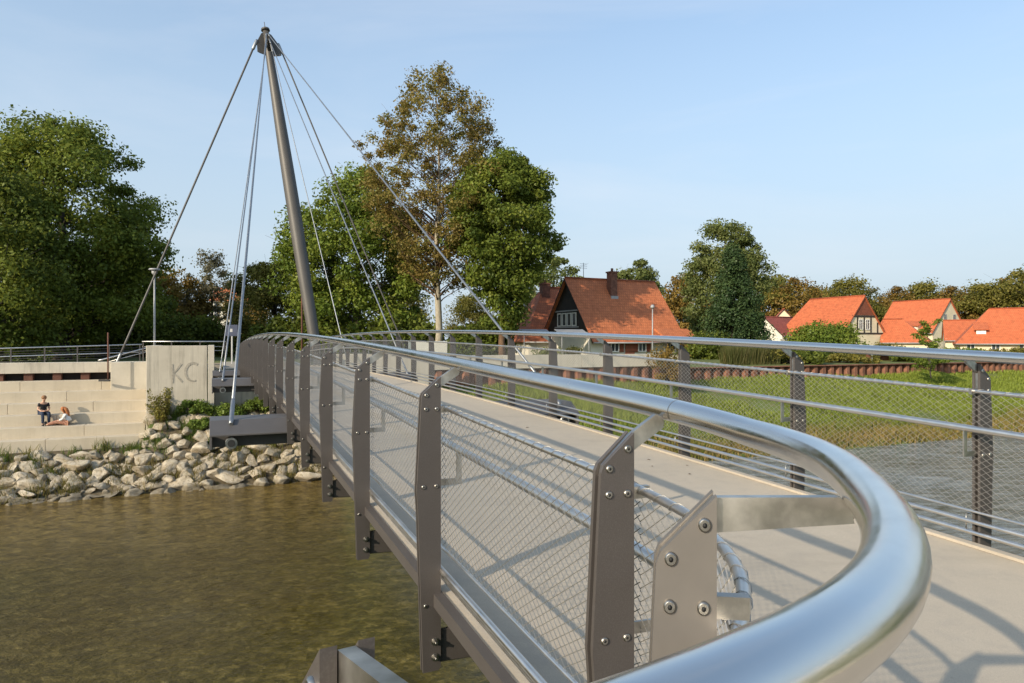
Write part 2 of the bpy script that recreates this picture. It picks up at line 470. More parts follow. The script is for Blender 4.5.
mb = MB()
ss = [SB + i * .9 for i in range(44)]
for a, b in zip(ss[:-1], ss[1:]):
    mb.hexa([B(a,1.15,zd(a,1.15)-.058),B(a,4.55,zd(a,4.55)-.09),B(b,4.55,zd(b,4.55)-.09),B(b,1.15,zd(b,1.15)-.058),
             B(a,1.15,zd(a,1.15)),B(a,4.55,zd(a,4.55)),B(b,4.55,zd(b,4.55)),B(b,1.15,zd(b,1.15))])
SB2 = 1.9
poly = [(SB2, 4.55), (-5, 4.55), (-5, -7.5)]
for k in range(0, 60):
    poly.append(left(-8.2 + 8.2 * k / 59, .02))
poly[-1] = (SB2, 1.15)
def zplat(s, v): return zh(SB2, .9) - 1.25 + .0217 * (v - .9)
mb.prism([B(s, v, zplat(s, v) - .09) for s, v in poly][::-1], (0, 0, .09))
deck = fbuild(mb, 'deck', M['deck'])

# pale kerb upstand along the right edge of the deck
mb = MB()
for a, b in zip([-5] + ss[:-1], [SB] + ss[1:]):
    mb.hexa([B(a,4.50,zd(a,4.5)+.003),B(a,4.562,zd(a,4.56)+.003),B(b,4.562,zd(b,4.56)+.003),B(b,4.50,zd(b,4.5)+.003),
             B(a,4.50,zd(a,4.5)+.022),B(a,4.562,zd(a,4.56)+.022),B(b,4.562,zd(b,4.56)+.022),B(b,4.50,zd(b,4.5)+.022)])
fbuild(mb, 'kerb_strip', M['deck'])
# edge angles
for side in (0, 1):
    mb = MB()
    v0, v1 = ((1.095, 1.147) if side == 0 else (4.553, 4.60))
    for a, b in zip(ss[:-1], ss[1:]):
        z = lambda s: zd(s, v0)
        mb.hexa([B(a,v0,z(a)-.06),B(a,v1,z(a)-.06),B(b,v1,z(b)-.06),B(b,v0,z(b)-.06),
                 B(a,v0,z(a)+.012),B(a,v1,z(a)+.012),B(b,v1,z(b)+.012),B(b,v0,z(b)+.012)])
    fbuild(mb, 'edge_beam', M['paint'])
mb = MB()     # rounded edge plate at the corner by the bank
pts = [left(-8.2 + 8.2 * k / 80, .0) for k in range(81)]
for (a, b), (c, d) in zip(pts[:-1], pts[1:]):
    n1 = B(a, b, zplat(a, b)); n2 = B(c, d, zplat(c, d))
    mb.hexa([n1+Vector((0,0,-.12)), n1+Vector((0,.012,-.12)), n2+Vector((0,.012,-.12)), n2+Vector((0,0,-.12)),
             n1+Vector((0,0,.012)), n1+Vector((0,.012,.012)), n2+Vector((0,.012,.012)), n2+Vector((0,0,.012))])
fbuild(mb, 'corner_fascia', M['paint'])
# box girder under the deck
mb = MB()
for a, b in zip(ss[:-1], ss[1:]):
    za, zb = zd(a, 2.8), zd(b, 2.8)
    mb.hexa([B(a,2.2,za-.62),B(a,3.5,za-.62),B(b,3.5,zb-.62),B(b,2.2,zb-.62),
             B(a,1.9,za-.13),B(a,3.8,za-.13),B(b,3.8,zb-.13),B(b,1.9,zb-.13)])
fbuild(mb, 'girder', M['paint'])

left_posts = [-.19] + [1.70 + 1.85 * k for k in range(19)]
right_posts = [-1.77 + 1.55 * k for k in range(26)]
for t in left_posts:                       # cross ribs that carry the posts
    s = SB + t; mb = MB(); z = zd(s, 1.1)
    poly = [B(s - .009, v, zz) for v, zz in ((1.06, z-.375), (1.9, z-.40), (1.9, z-.15), (1.06, z-.20))]
    mb.prism(poly, B(.018, 0, 0))
    fbuild(mb, 'cross_rib', M['paint'], .006)

# outriggers with the stay anchors
CAB = []
def outrigger(s, sign, vend):
    v_in = 1.0 if sign < 0 else 4.68
    mb = MB()
    z = zd(s, v_in) - .03
    vs = sorted((v_in + (1.2 if sign < 0 else -1.2), vend))
    a, b = vs
    # sloping cover plate over a recessed web, closed at the outer end
    for (s0, s1, zz0, zz1, t0, t1) in ((s - .62, s - .30, z - .215, z - .03, .03, .03),):
        mb.hexa([B(s0,a,zz0-.03),B(s0,b,zz0-.03),B(s1,b,zz1-.03),B(s1,a,zz1-.03),
                 B(s0,a,zz0),B(s0,b,zz0),B(s1,b,zz1),B(s1,a,zz1)])
    mb.bbox(s - .30, s + .35, a, b, z - .06, z - .03)
    mb.hexa([B(s+.35,a,z-.245),B(s+.35,b,z-.245),B(s+.67,b,z-.245),B(s+.67,a,z-.245),
             B(s+.35,a,z-.03),B(s+.35,b,z-.03),B(s+.36,b,z-.03),B(s+.36,a,z-.03)])
    mb.bbox(s - .36, s + .40, a + .004, b - .004, z - .43, z - .064)          # web box
    e0, e1 = (a, a + .04) if sign < 0 else (b - .04, b)
    mb.bbox(s - .60, s + .64, e0 + .002, e1 - .002, z - .44, z - .247)
    o = fbuild(mb, 'outrigger', M['paint_light'], .006)
    va = vend + (.30 if sign < 0 else -.30)
    ax = MB(); c0 = B(s - .43, va, z - .35); c1 = B(s - .62, va, z - .35)
    ax.tube([c0, c1], .085, 18); ax.tube([c1, B(s - .63, va, z - .35)], .055, 18, 1)
    h = fbuild(ax, 'anchor_socket', [M['flat'], M['dark']], 0, o)
    h.matrix_parent_inverse = Matrix()
    return B(s - .42, va, z - .07)
for s in (11.7, 22.6, 33.4):
    CAB.append(outrigger(s, -1, -.06))
for s in (11.7, 22.6, 33.4):
    CAB.append(outrigger(s, 1, 6.2))

# ---------------------------------------------------------------- railings
def tube_obj(name, path, t0, t1, d, h, rad, parent, sides=10, mat='tube', step=.6):
    mb = MB(); mb.tube([P(path, t, d, h) for t in ts(t0, t1, step, path)], rad, sides)
    return mb.build(name, M[mat], parent)

def wires(path, t0, t1, d, h0, h1, rad, pitch=.060, slope=1.5):
    """diamond wire net between two posts"""
    H = h1 - h0; W = t1 - t0; segs = []
    run = H * slope
    n0 = int(-run / pitch) - 1; n1 = int(W / pitch) + 1
    for sgn in (1, -1):
        for k in range(n0, n1 + 1):
            a = k * pitch; b = a + run
            A, C = (a, h0), (b, h1)
            if b <= 0 or a >= W: continue
            if a < 0: A = (0, h0 - a / slope)
            if b > W: C = (W, h0 + (W - a) / slope)
            if sgn < 0: A, C = (W - A[0], A[1]), (W - C[0], C[1])
            segs.append((A, C))
    K = 9 if (path is left and t0 < .1) else 2
    vs = []
    for A, C in segs:
        pts = []
        for i in range(K):
            f = i / (K - 1)
            pts.append(P(path, t0 + A[0] + (C[0]-A[0])*f, d, A[1] + (C[1]-A[1])*f))
        for p, q in zip(pts[:-1], pts[1:]):
            dr = (q - p)
            if dr.length < 1e-5: continue
            dr.normalize()
            a = dr.cross(Vector((0, 1, .3))).normalized() * rad; b = dr.cross(a)
            ring = [a, b * .87 - a * .5, -b * .87 - a * .5]
            for j in range(3):
                r0, r1 = ring[j], ring[(j + 1) % 3]
                vs += [p + r0, p + r1, q + r1, q + r0]
    return np_mesh('wire_net', [tuple(v) for v in vs], 4)

# a post is modelled once in its own frame: x outwards over the river, y along the rail, z up from the handrail axis
def post_mesh():
    mb = MB()
    prof = [(0.0, -.060), (.10, -.150), (.108, -.17), (.135, -.68), (.128, -.78), (.100, -1.66), (0.012, -1.66), (0.0, -1.64)]
    for y0, y1 in ((-.026, -.010), (.010, .026)):
        mb.prism([(x, y0, z) for x, z in prof], (0, y1 - y0, 0))
    me = mb.mesh('post'); me.materials.append(M['paint']); return me
def bracket_mesh(w=.134, lift=0.0):
    mb = MB(); e = w - .15; q = -lift
    mb.prism([(.10, -.0085, -.185), (.02, -.0085, -.235), (.004, -.0085, -.235), (.004, -.0085, -.122), (-.128 - e, -.0085, -.050 + q),
              (-.118 - e, -.0085, -.018 + q), (-.10 - e, -.0085, -.010 + q), (.004, -.0085, -.066), (.095, -.0085, -.152)], (0, .017, 0))
    # weld bead under the tube
    mb.ball((-.122 - e, 0, -.036 + q), .010, 0, 8, 6, (1.2, .9, 1.2))
    me = mb.mesh('bracket'); me.materials.append(M['flat']); return me
def support_mesh():
    mb = MB()      # L-shaped flat bar that carries the inner rail
    mb.prism([(.05, -.0045, -.660), (-.128, -.0045, -.660), (-.128, -.0045, -.470), (-.098, -.0045, -.470), (-.098, -.0045, -.625), (.05, -.0045, -.625)], (0, .009, 0))
    me = mb.mesh('rail_support'); me.materials.append(M['flat']); return me
def lug_mesh():
    mb = MB(); mb.box(-.062, .03, -.0095, .0095, -.258, -.222)
    me = mb.mesh('tube_lug'); me.materials.append(M['flat']); return me
def screw_mesh(side):
    mb = MB(); y = -.026 * side
    mb.tube([(0, y, 0), (0, y - .004*side, 0), (0, y - .006*side, 0)], [.0135, .0135, .0100], 14, 0, False)
    mb.tube([(0, y - .006*side, 0), (0, y - .0061*side, 0)], [.0102, .0050], 14, 0, False)
    mb.tube([(0, y - .0061*side, 0), (0, y - .0062*side, 0)], [.0052, .0003], 8, 1)
    me = mb.mesh('screw'); me.materials.append(M['flat']); me.materials.append(M['dark']); return me
def bolt_mesh():
    mb = MB()
    mb.tube([(0, .026, 0), (0, .030, 0)], .021, 16); mb.tube([(0, .030, 0), (0, .046, 0)], .015, 6, 0, True, False)
    mb.tube([(0, .046, 0), (0, .058, 0)], .008, 10)
    me = mb.mesh('bolt'); me.materials.append(M['flat']); return me
ME_POST, ME_BR, ME_SUP, ME_LUG, ME_SCREW, ME_SCREWB, ME_BOLT = post_mesh(), bracket_mesh(), support_mesh(), lug_mesh(), screw_mesh(-1), screw_mesh(1), bolt_mesh()

ME_POST_SHEEN = ME_POST.copy(); ME_POST_SHEEN.materials.clear(); ME_POST_SHEEN.materials.append(simple('sheen_mica_paint', (.19, .172, .155), .42, .35, .12, 6))  # corner post: reflected light painted in as a paler coat
def reach(loc, out, ang):      # distance from a post to the handrail axis along its bracket
    c, s_ = math.cos(ang), math.sin(ang); w = Vector((-(out.x*c - out.y*s_), -(out.x*s_ + out.y*c), 0)); best = (9, .2)
    rail = [P(left, -2.5 + .01*k, None, 0) for k in range(300)]
    for k in range(60):
        q = loc + w * (.10 + .008*k); d = min(math.hypot(q.x - r.x, q.y - r.y) for r in rail); best = min(best, (d, .10 + .008*k))
    return best[1]
def railing(name, label, path, posts, t0, t1, near, sgn, post_labels={}):
    root = thing(name, label, 'railing')
    tube_obj('handrail', path, t0, t1, None, 0, .0345, root, 32, 'rail', .4)
    tube_obj('net_tube', path, t0, t1, .035, -.235, .0135, root, 10)
    tube_obj('inner_rail', path, t0, t1, .112, -.470, .0215, root, 14)
    tube_obj('kerb_rail', path, t0, t1, .035, -1.02, .009, root, 8)
    if path is right:
        tube_obj('kerb_rail', path, t0, t1, .045, -1.085, .015, root, 8)
        tube_obj('kerb_rail', path, t0, t1, .045, -1.155, .015, root, 8)
    else:
        for d_, h_ in ((.055, -1.205), (.032, -1.163), (.010, -1.121)):  # tubes stand in for a kick plate, added for its shadow band
            tube_obj('kerb_rail', path, t0, t1, d_, h_, .0165, root, 10)
    first = None
    for i, t in enumerate(posts):
        s, v = path(t, 0); s2, v2 = path(t, -.1)
        loc = B(s, v, zh(s, v)); out = (B(s2, v2, 0) - B(s, v, 0)).normalized()
        if first is None:
            p = link('railing_post', ME_POST, None, root)
            for nm, me in (('bracket', ME_BR), ('rail_support', ME_SUP), ('tube_lug', ME_LUG)):
                link(nm, me, None, p)
            first = p
        else:
            p = first.copy(); COL.objects.link(p); p.parent = root
            for ch in list(first.children):
                if ch.name.startswith(('screw', 'bolt')): continue
                c = ch.copy(); COL.objects.link(c); c.parent = p
        lift = 0.0
        if path is left and hr_d(t) > .136:
            lift = .05 if t > -1.8 else .012
            for ch in p.children:
                if ch.name.startswith('bracket'): ch.data = bracket_mesh(reach(loc, out, R(10)) / .86 if lift > .04 else hr_d(t), lift)
        else:
            for ch in p.children:
                if ch.name.startswith('bracket'): ch.data = ME_BR
        p.location = loc + Vector((0, 0, lift))
        p.rotation_euler = (0, 0, math.atan2(out.y, out.x) + (R(10) if lift > .04 else 0))
        if lift > .04: p.scale = (.86, 1, 1); p.data = ME_POST_SHEEN
        if i < near and sgn > 0 or (sgn < 0 and i in (3, 4)):
            me = ME_SCREW if sgn > 0 else ME_SCREWB
            for x, z in ((.022, -.105), (.082, -.160), (.024, -.235), (.084, -.235), (.026, -.655), (.098, -.655), (.024, -1.30), (.086, -1.30)):
                c = link('screw', me, None, p); c.scale = (.85, 1, .85); c.location = (x, 0, z); c.rotation_euler = (0, random.random(), 0)
            if sgn > 0:
                for z in (-1.50, -1.585):
                    c = link('bolt', ME_BOLT, None, p); c.location = (.033, 0, z)
        if t < 11 and path is right:      # little hooks that hold the kerb rails
            hk = MB()
            hk.tube([P(path, t + .05, -.02, -1.05), P(path, t + .05, .024, -1.05), P(path, t + .05, .024, -1.155)], .005, 6)
            hk.build('kerb_rail_clip', M['flat'], root)
    # net, one panel per bay
    bounds = [t0] + list(posts) + [t1]
    for a, b in zip(bounds[:-1], bounds[1:]):
        if b - a < .1: continue
        me = wires(path, a + .0, b, .035, -1.01, -.235, (.0017 if path is left else .00115) if a < 6 else .0013 if path is left else .00115)
        o = link('wire_net', me, M['wire'], root)
    # lacing wire wound round the net tube, near part
    mb = MB()
    for path_d, hh, rr in ((.035, -.235, .0155), ):
        pts = []; t = max(t0, -3)
        while t < 11:
            c = P(path, t, path_d, hh); c2 = P(path, t + .01, path_d, hh); tn = (c2 - c).normalized()
            sd = tn.cross(Vector((0, 0, 1))).normalized(); up = sd.cross(tn); an = t / .085 * 2 * math.pi
            pts.append(c + (sd * math.cos(an) + up * math.sin(an)) * rr); t += .085 / 8
        mb.tube(pts, .0012, 4, 0, False)
    mb.build('lacing_wire', M['wire'], root)
    return root

t_a, t_b = near_t(.335, .155), near_t(.735, .905)
lp = [t_a - 3.4, t_a - 1.7, t_a, t_b] + left_posts
lr = railing('bridge_railing', 'nearer steel railing with brown posts, bending round to the left in the foreground', left, lp, T_L0, T_L1, 12, 1)
rr = railing('bridge_railing', 'far side steel railing along the right edge of the deck, grass bank behind', right, right_posts, T_R0, T_R1, 0, -1)
# welded sleeve joints on the big handrail
mb = MB()
for t in (-.24, 6.2, 11.8):
    mb.tube([P(left, t, None, 0), P(left, t + .004, None, 0)], .0350, 28, 0, False)
mb.build('weld_joint', M['flat'], lr)

# ---------------------------------------------------------------- mast and stays
base = B(41.0, 5.6, GZ); top = B(43.6, 2.85, 18.7)
mast = thing('bridge_pylon', 'tall leaning brown steel pylon with cigar shaped shaft', 'pylon', base)
mb = MB()
d = top - base; N = 26
pts = [base + d * (i / N) for i in range(N + 1)]
rad = [.27 + .125 * math.sin(math.pi * min(1, (i / N) * .92 + .06)) ** 1.1 - .10 * (i / N) ** 3 for i in range(N + 1)]
mb.tube([p - base for p in pts], rad, 24)
mb.build('shaft', M['mast'], mast)
dirn = d.normalized()
head = MB()
anchors_b = [B(41.6, -4.75, -1.2), B(41.6, 11.2, -1.2)]
targets = CAB + anchors_b
tops = []
for i, q in enumerate(targets):
    h = (q - top); h.z = 0; h.normalize()
    drop = .35 if i in (0, 3) else (.65 if i in (1, 4) else .95)
    if i >= 6: drop = .75
    p = top - dirn * drop + h * (.42 if i < 6 else .62)
    tops.append(p)
mb = MB()
for i in range(len(targets)):
    h = (targets[i] - top); h.z = 0; h.normalize(); side = Vector((-h.y, h.x, 0)) * .035
    c = top - base - dirn * .1
    e = tops[i] - base
    if i >= 6:   # the long cheek plates of the back stays
        poly = [c + h*.05, c + h*.30 - dirn*.15, e + h*.02 - dirn*.1, e + h*.08 - dirn*.75, e - h*.06 - dirn*.8, c - dirn*1.5 + h*.12]
    else:
        poly = [c + h*.05, c + h*.2, e + h*.10 + dirn*.05, e + h*.08 - dirn*.25, c - dirn*1.3 + h*.15]
    mb.prism([p - side for p in poly], side * 2)
mb.build('head_plates', M['mast'], mast)
mb = MB(); tl = top - base
mb.tube([tl, tl + dirn*.12, tl + dirn*.22], [.26, .24, .08], 16); mb.tube([tl + dirn*.2, tl + dirn*.55], .02, 8)
mb.build('cap', M['mast'], mast)
mb = MB(); mb.tube([(0,0,-.4), (0,0,.12)], .62, 20); mb.build('footing', M['conc'], mast)

cl = ['thick grey stay rod running down to the nearest outrigger on the left side',
      'thin grey stay rod to the middle outrigger on the left side',
      'thin grey stay rod to the farthest outrigger on the left side',
      'long grey stay rod crossing the brown tree to the nearest outrigger on the right side',
      'grey stay rod to the middle outrigger on the right side of the bridge',
      'thin stay rod just right of the pylon, ending at the farthest right outrigger',
      'grey back stay rod slanting down left to the promenade by the lamp post',
      'grey back stay rod slanting down right to the bank behind the bridge']
crad = [.027, .025, .025, .027, .025, .024, .055, .044]
for i, q in enumerate(targets):
    p = tops[i]
    c = thing('stay_rod', cl[i], 'stay rod', q, 0, 'stay rods of the pylon')
    pq = p - q; n = 14
    pts = [pq * (k / n) for k in range(n + 1)]
    mb = MB(); mb.tube(pts, crad[i], 10); mb.build('rod', M['cable'] if i < 6 else M['mast'], c)
    mb = MB(); w = pq.normalized(); mb.tube([w*-.02, w*.05, w*.55, w*.62], [crad[i]*1.1, crad[i]*1.3, crad[i]*1.25, crad[i]*1.05], 12)
    mb.build('lower_socket', M['cable'], c)
    mb = MB(); mb.tube([pq - w*.7, pq - w*.62, pq - w*.1, pq], [crad[i]*1.1, crad[i]*1.7, crad[i]*1.7, crad[i]*1.2], 12)
    mb.build('upper_socket', M['cable'], c)

# ---------------------------------------------------------------- ground, water
def ground_z(s, v):
    if s < 6.5:
        f = min(1, max(0, (s - .0) / 6.5)); near = -1.95 + (-7.5 + 1.95) * f
        if s < 0: near = -1.95
        return near
    if s < 28.6: return -7.5
    def lerp(tab):
        for (a, za), (b, zb) in zip(tab[:-1], tab[1:]):
            if s <= b: return za + (zb - za) * max(0, (s - a) / (b - a))
        return tab[-1][1]
    L = lerp([(31.5, -7.5), (33.6, -6.75), (35.2, -5.45), (36.98, -3.62), (40.5, -3.3), (41.6, -1.6), (600, GZ)])
    Lst = lerp([(31.5, -7.5), (33.6, -6.75), (36.3, -5.0), (36.6, -5.6), (41.0, -5.6), (41.6, -1.6), (600, GZ)])
    Rt = lerp([(28.6, -7.5), (30.0, -6.95), (30.5, -6.3), (33, -5.3), (39.9, -2.75), (40.15, -2.7), (40.3, -1.85), (48, GZ - .1), (600, GZ)])
    if v < -3.2: return Lst
    if v < -2.8: return Lst + (L - Lst) * (v + 3.2) / .4
    if v < 5.0: return L
    if v < 8.0: return L + (Rt - L) * (v - 5.0) / 3.0
    return Rt
S_ = [-900, -200, -60, -20, -6, -2, 0, 2, 4, 6.5, 10, 20, 28.6, 30.0, 30.5, 31.5, 32.7, 33.1, 33.6, 34.2, 34.8, 35.5, 36.3, 36.6, 37.2, 37.9, 38.8, 39.9, 40.15, 40.3, 41.0, 41.6, 44, 48, 60, 90, 140, 250, 600, 1600]
V_ = [-1500, -400, -150, -70, -40, -25, -16, -10, -6, -3.2, -2.8, -1, 0, 1.5, 3, 5, 6, 7, 8, 10, 13, 17, 22, 28, 36, 45, 60, 80, 110, 160, 260, 600, 1700]
mb = MB(); vs, fs = [], []
for s in S_:
    for v in V_:
        wob = 0
        if 29 < s < 39.5 and v > 7: wob = .22 * math.sin(v * .37) + .12 * math.sin(v * 1.13 + s)
        vs.append(B(s, v, ground_z(s, v) + wob * (.5 if s < 31.5 else 1)))
nv = len(V_)
for i in range(len(S_) - 1):
    for j in range(nv - 1):
        fs.append((i*nv + j, i*nv + j + 1, (i+1)*nv + j + 1, (i+1)*nv + j))
mb.add(vs, fs, 0, False)
g = mb.build('ground', M['ground']); tag(g, kind='structure')

mb = MB()
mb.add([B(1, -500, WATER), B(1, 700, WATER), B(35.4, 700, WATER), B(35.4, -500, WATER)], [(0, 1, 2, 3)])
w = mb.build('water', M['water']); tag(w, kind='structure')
# gravel lying between the boulders
mb = MB(); vs, fs = [], []
sv = [33.2, 33.7, 34.4, 35.2, 35.9, 36.28, 37.0, 37.6]
vv = [-40, -25] + [-16 + .8 * i for i in range(30)]
for s in sv:
    for v in vv:
        z = ground_z(s, v) + .10 if not (s > 36.29 and v < -3) else -5.3
        vs.append(B(s, v, z))
for i in range(len(sv) - 1):
    for j in range(len(vv) - 1):
        fs.append((i*len(vv)+j, i*len(vv)+j+1, (i+1)*len(vv)+j+1, (i+1)*len(vv)+j))
mb.add(vs, fs); gb = mb.build('gravel_bank', M['gravel']); tag(gb, kind='structure')

# ---------------------------------------------------------------- left bank: steps, walls, railing
st = thing('seating_steps', 'broad sandy concrete seating steps going down to the boulder bank', 'steps', B(36.3, -8, -4.9))
def world_child(mb, name, mat, parent, bevel=0.0):
    o = mb.build(name, mat, parent, bevel); o.matrix_parent_inverse = Matrix.Translation(-Vector(parent.location)); return o
RISE, TREAD, Z0 = .485, .80, -4.88
joints = [-60, -30, -17.5, -12.6, -8.75, -5.3, -3.02]
for k in range(6):
    mb = MB(); s0 = 36.3 + TREAD * k; z1 = Z0 + RISE * (k + 1)
    js = [-60] + [j + ((k * 1.37) % 2.6) - 1.6 for j in joints[1:-1]] + [-3.02]
    for a, b in zip(js[:-1], js[1:]):
        mb.bbox(s0, s0 + TREAD + .05 if k < 5 else 41.2, a + .006, b - .006, z1 - RISE - .15, z1)
    world_child(mb, 'step', M['conc_step'], st, .012)
mb = MB(); mb.bbox(36.34, 41.1, -60, -3.03, -5.7, -4.9); world_child(mb, 'foundation', M['conc'], st)

pw = thing('promenade_wall', 'pale concrete edge beam of the promenade resting on rusty blocks above the steps', 'wall', B(41, -12, -2))
mb = MB()
for a, b in ((-60, -32), (-31.98, -18), (-17.98, -11.2), (-11.18, -4.83)):
    mb.bbox(40.95, 41.9, a, b, -1.60, -1.07)
world_child(mb, 'edge_beam', M['conc_board'], pw, .01)
mb = MB(); mb.bbox(41.5, 41.9, -60, -4.83, -2.2, -1.604); world_child(mb, 'back_wall', M['timber'], pw)  # near-black colour stands for the shade in the gap under the beam
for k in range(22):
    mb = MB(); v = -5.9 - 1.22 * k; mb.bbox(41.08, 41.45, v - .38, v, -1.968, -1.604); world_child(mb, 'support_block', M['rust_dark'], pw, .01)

kc = thing('retaining_wall', 'board marked concrete wall with faint grey KC letters beside the bridge end', 'wall', B(37.2, -1.5, -3))
mb = MB(); mb.bbox(37.0, 37.5, -2.98, -.30, -4.3, -.20); mb.bbox(37.5, 41.0, -2.98, -2.5, -4.3, -.20)
world_child(mb, 'wall_panel', M['conc_board'], kc, .015)
mb = MB(); mb.bbox(37.01, 37.5, -.27, .02, -4.3, -.19); mb.bbox(37.5, 40.9, -.27, .02, -4.3, -.19); world_child(mb, 'end_panel', M['conc'], kc, .015)
def stroke(mb, pts, w):   # flat letter stroke on the wall face, pts in (v, z)
    for i in range(len(pts) - 1):
        (a, b), (c, d) = pts[i], pts[i + 1]
        L = math.hypot(c - a, d - b); nx, nz = -(d - b) / L, (c - a) / L
        w0 = w[i] / 2; w1 = w[i + 1] / 2
        mb.prism([B(36.985, a + nx*w0, b + nz*w0), B(36.985, c + nx*w1, d + nz*w1), B(36.985, c - nx*w1, d - nz*w1), B(36.985, a - nx*w0, b - nz*w0)], B(.012, 0, 0))
vk = -1.86
mb = MB(); stroke(mb, [(vk, -1.10), (vk + .03, -1.60), (vk + .02, -2.02)], [.09, .10, .06])
stroke(mb, [(vk + .40, -1.08), (vk + .22, -1.36), (vk + .075, -1.55)], [.11, .08, .05]); stroke(mb, [(vk + .082, -1.56), (vk + .28, -1.76), (vk + .44, -1.98)], [.05, .09, .08])
world_child(mb, 'letter_k', M['graffiti'], kc)
mb = MB(); arc = []
for k in range(13):
    a = R(55 + 235 * k / 12); arc.append((vk + .92 + .34 * math.cos(a), -1.50 + .44 * math.sin(a)))
stroke(mb, arc, [.13 - .006 * abs(k - 3) for k in range(13)]); world_child(mb, 'letter_c', M['graffiti'], kc)

cb = MB(); cb.bbox(39.9, 41.3, -4.80, -3.0, -3.1, -1.05)
o = cb.build('concrete_block', M['conc'], None, .015); tag(o, 'plain pale concrete block closing the top of the steps beside the lettered wall', 'wall')
ab = thing('bridge_abutment', 'pale concrete abutment under the far end of the bridge', 'abutment', B(38.4, 3, -3))
mb = MB(); mb.bbox(38.3, 41.5, .04, 5.6, -4.6, -1.78); world_child(mb, 'bearing_wall', M['conc_board'], ab)
mb = MB(); mb.bbox(37.8, 38.3, 5.62, 11.3, -4.6, -.68); world_child(mb, 'wing_wall', M['conc'], ab, .015)
mb = MB(); mb.hexa([B(40.0,.5,-1.76),B(40.0,5.2,-1.76),B(52,5.2,-1.7),B(52,.5,-1.7),B(40.0,.5,zd(40,.5)),B(40.0,5.2,zd(40,5.2)-.01),B(52,5.2,-1.42),B(52,.5,-1.42)])
mb.build('path', M['path']); tag(bpy.data.objects['path'], kind='structure')
mb = MB(); mb.hexa([B(41.9,-70,-1.75),B(41.9,.4,-1.75),B(46.5,.4,-1.7),B(46.5,-70,-1.7),B(41.9,-70,-1.2),B(41.9,.4,-1.2),B(46.5,.4,-1.4),B(46.5,-70,-1.4)])
mb.build('promenade', M['path']); tag(bpy.data.objects['promenade'], kind='structure')

pr = thing('promenade_railing', 'low multi bar steel railing along the promenade above the steps', 'railing', B(42.2, -10, -1.1))
def zpr(v): return -.16 + (v + 3.6) * .030
for dz, r in ((0, .030), (-.17, .012), (-.30, .012), (-.42, .030), (-.55, .012), (-.68, .012)):
    mb = MB(); mb.tube([B(42.2, v, zpr(v) + dz) for v in (-34, -24, -16, -10, -3.6)], r, 8)
    world_child(mb, 'rail', M['paint'] if r < .02 else M['tube'], pr)
for k in range(20):
    v = -3.7 - 1.45 * k; mb = MB(); mb.bbox(42.17, 42.23, v - .03, v + .03, -1.35, zpr(v)); world_child(mb, 'post', M['paint'], pr)
pr2 = thing('wall_railing', 'steel railing standing behind the lettered wall', 'railing', B(41.2, -1, -.5))
for z in (-.0, -.28, -.5):
    mb = MB(); mb.tube([B(41.15, -3.5, z), B(41.15, .6, z)], .03 if z == 0 else .014, 8); world_child(mb, 'rail', M['tube'], pr2)
for v in (-3.45, -2.1, -.7, .55):
    mb = MB(); mb.bbox(41.12, 41.18, v - .03, v + .03, -1.3, 0); world_child(mb, 'post', M['paint'], pr2)
hr = thing('stair_handrail', 'short sloping handrail beside the lettered wall', 'handrail', B(41, -4, -1))
mb = MB(); mb.tube([B(41.7, -5.6, -1.0), B(41.7, -5.4, -.95), B(41.7, -3.1, -.28)], .035, 8); mb.tube([B(41.7, -5.4, -1.15), B(41.7, -3.1, -.50)], .02, 8)
world_child(mb, 'rail', M['tube'], hr)
mb = MB(); mb.tube([B(41.7, -5.4, -1.2), B(41.7, -5.4, -.95)], .02, 8); world_child(mb, 'post', M['paint'], hr)

# right bank walls
rw = thing('parapet_wall', 'long low pale concrete parapet on the right bank in front of the old house', 'wall', B(39.8, 16, -1.5))
mb = MB()
for a, b in ((11.32, 16.6), (16.62, 22.3), (22.32, 28.2)): mb.bbox(39.55, 40.0, a, b, -1.72, -.86)
world_child(mb, 'wall', M['conc'], rw, .012)
mb = MB(); mb.bbox(44.5, 45.0, 12.0, 14.6, -1.6, .02)
o = mb.build('garden_wall', M['render_white'], None, .012); tag(o, 'white rendered wall stub behind the far end of the bridge', 'wall')
def sheet_pile(v0, v1, s, ztop, zbot, name, label):
    mb = MB(); vs, fs = [], []; per = .88; v = v0; prof = []
    while v < v1:
        for dv, ds in ((0, 0), (.30, 0), (.44, .34), (.74, .34)): prof.append((s + ds, v + dv))
        v += per
    for (a, b) in prof: vs += [B(a, b, zbot), B(a, b, ztop)]
    for i in range(len(prof) - 1): fs.append((2*i, 2*i+2, 2*i+3, 2*i+1))
    mb.add(vs, fs)
    t = thing(name, label, 'wall', B(s, v0, zbot))
    o = world_child(mb, 'pile_sheet', M['rust'], t)
    sol = o.modifiers.new('thick', 'SOLIDIFY'); sol.thickness = .02
    return t
sheet_pile(10.6, 28.3, 39.65, -1.73, -3.2, 'sheet_pile_wall', 'rust brown sheet pile wall under the concrete parapet')
t2 = sheet_pile(28.35, 112, 39.7, -1.93, -3.6, 'sheet_pile_wall', 'long rust brown sheet pile wall along the top of the grass bank')
mb = MB(); mb.bbox(39.55, 40.18, 28.4, 112, -1.928, -1.87); world_child(mb, 'capping', M['rust'], t2)

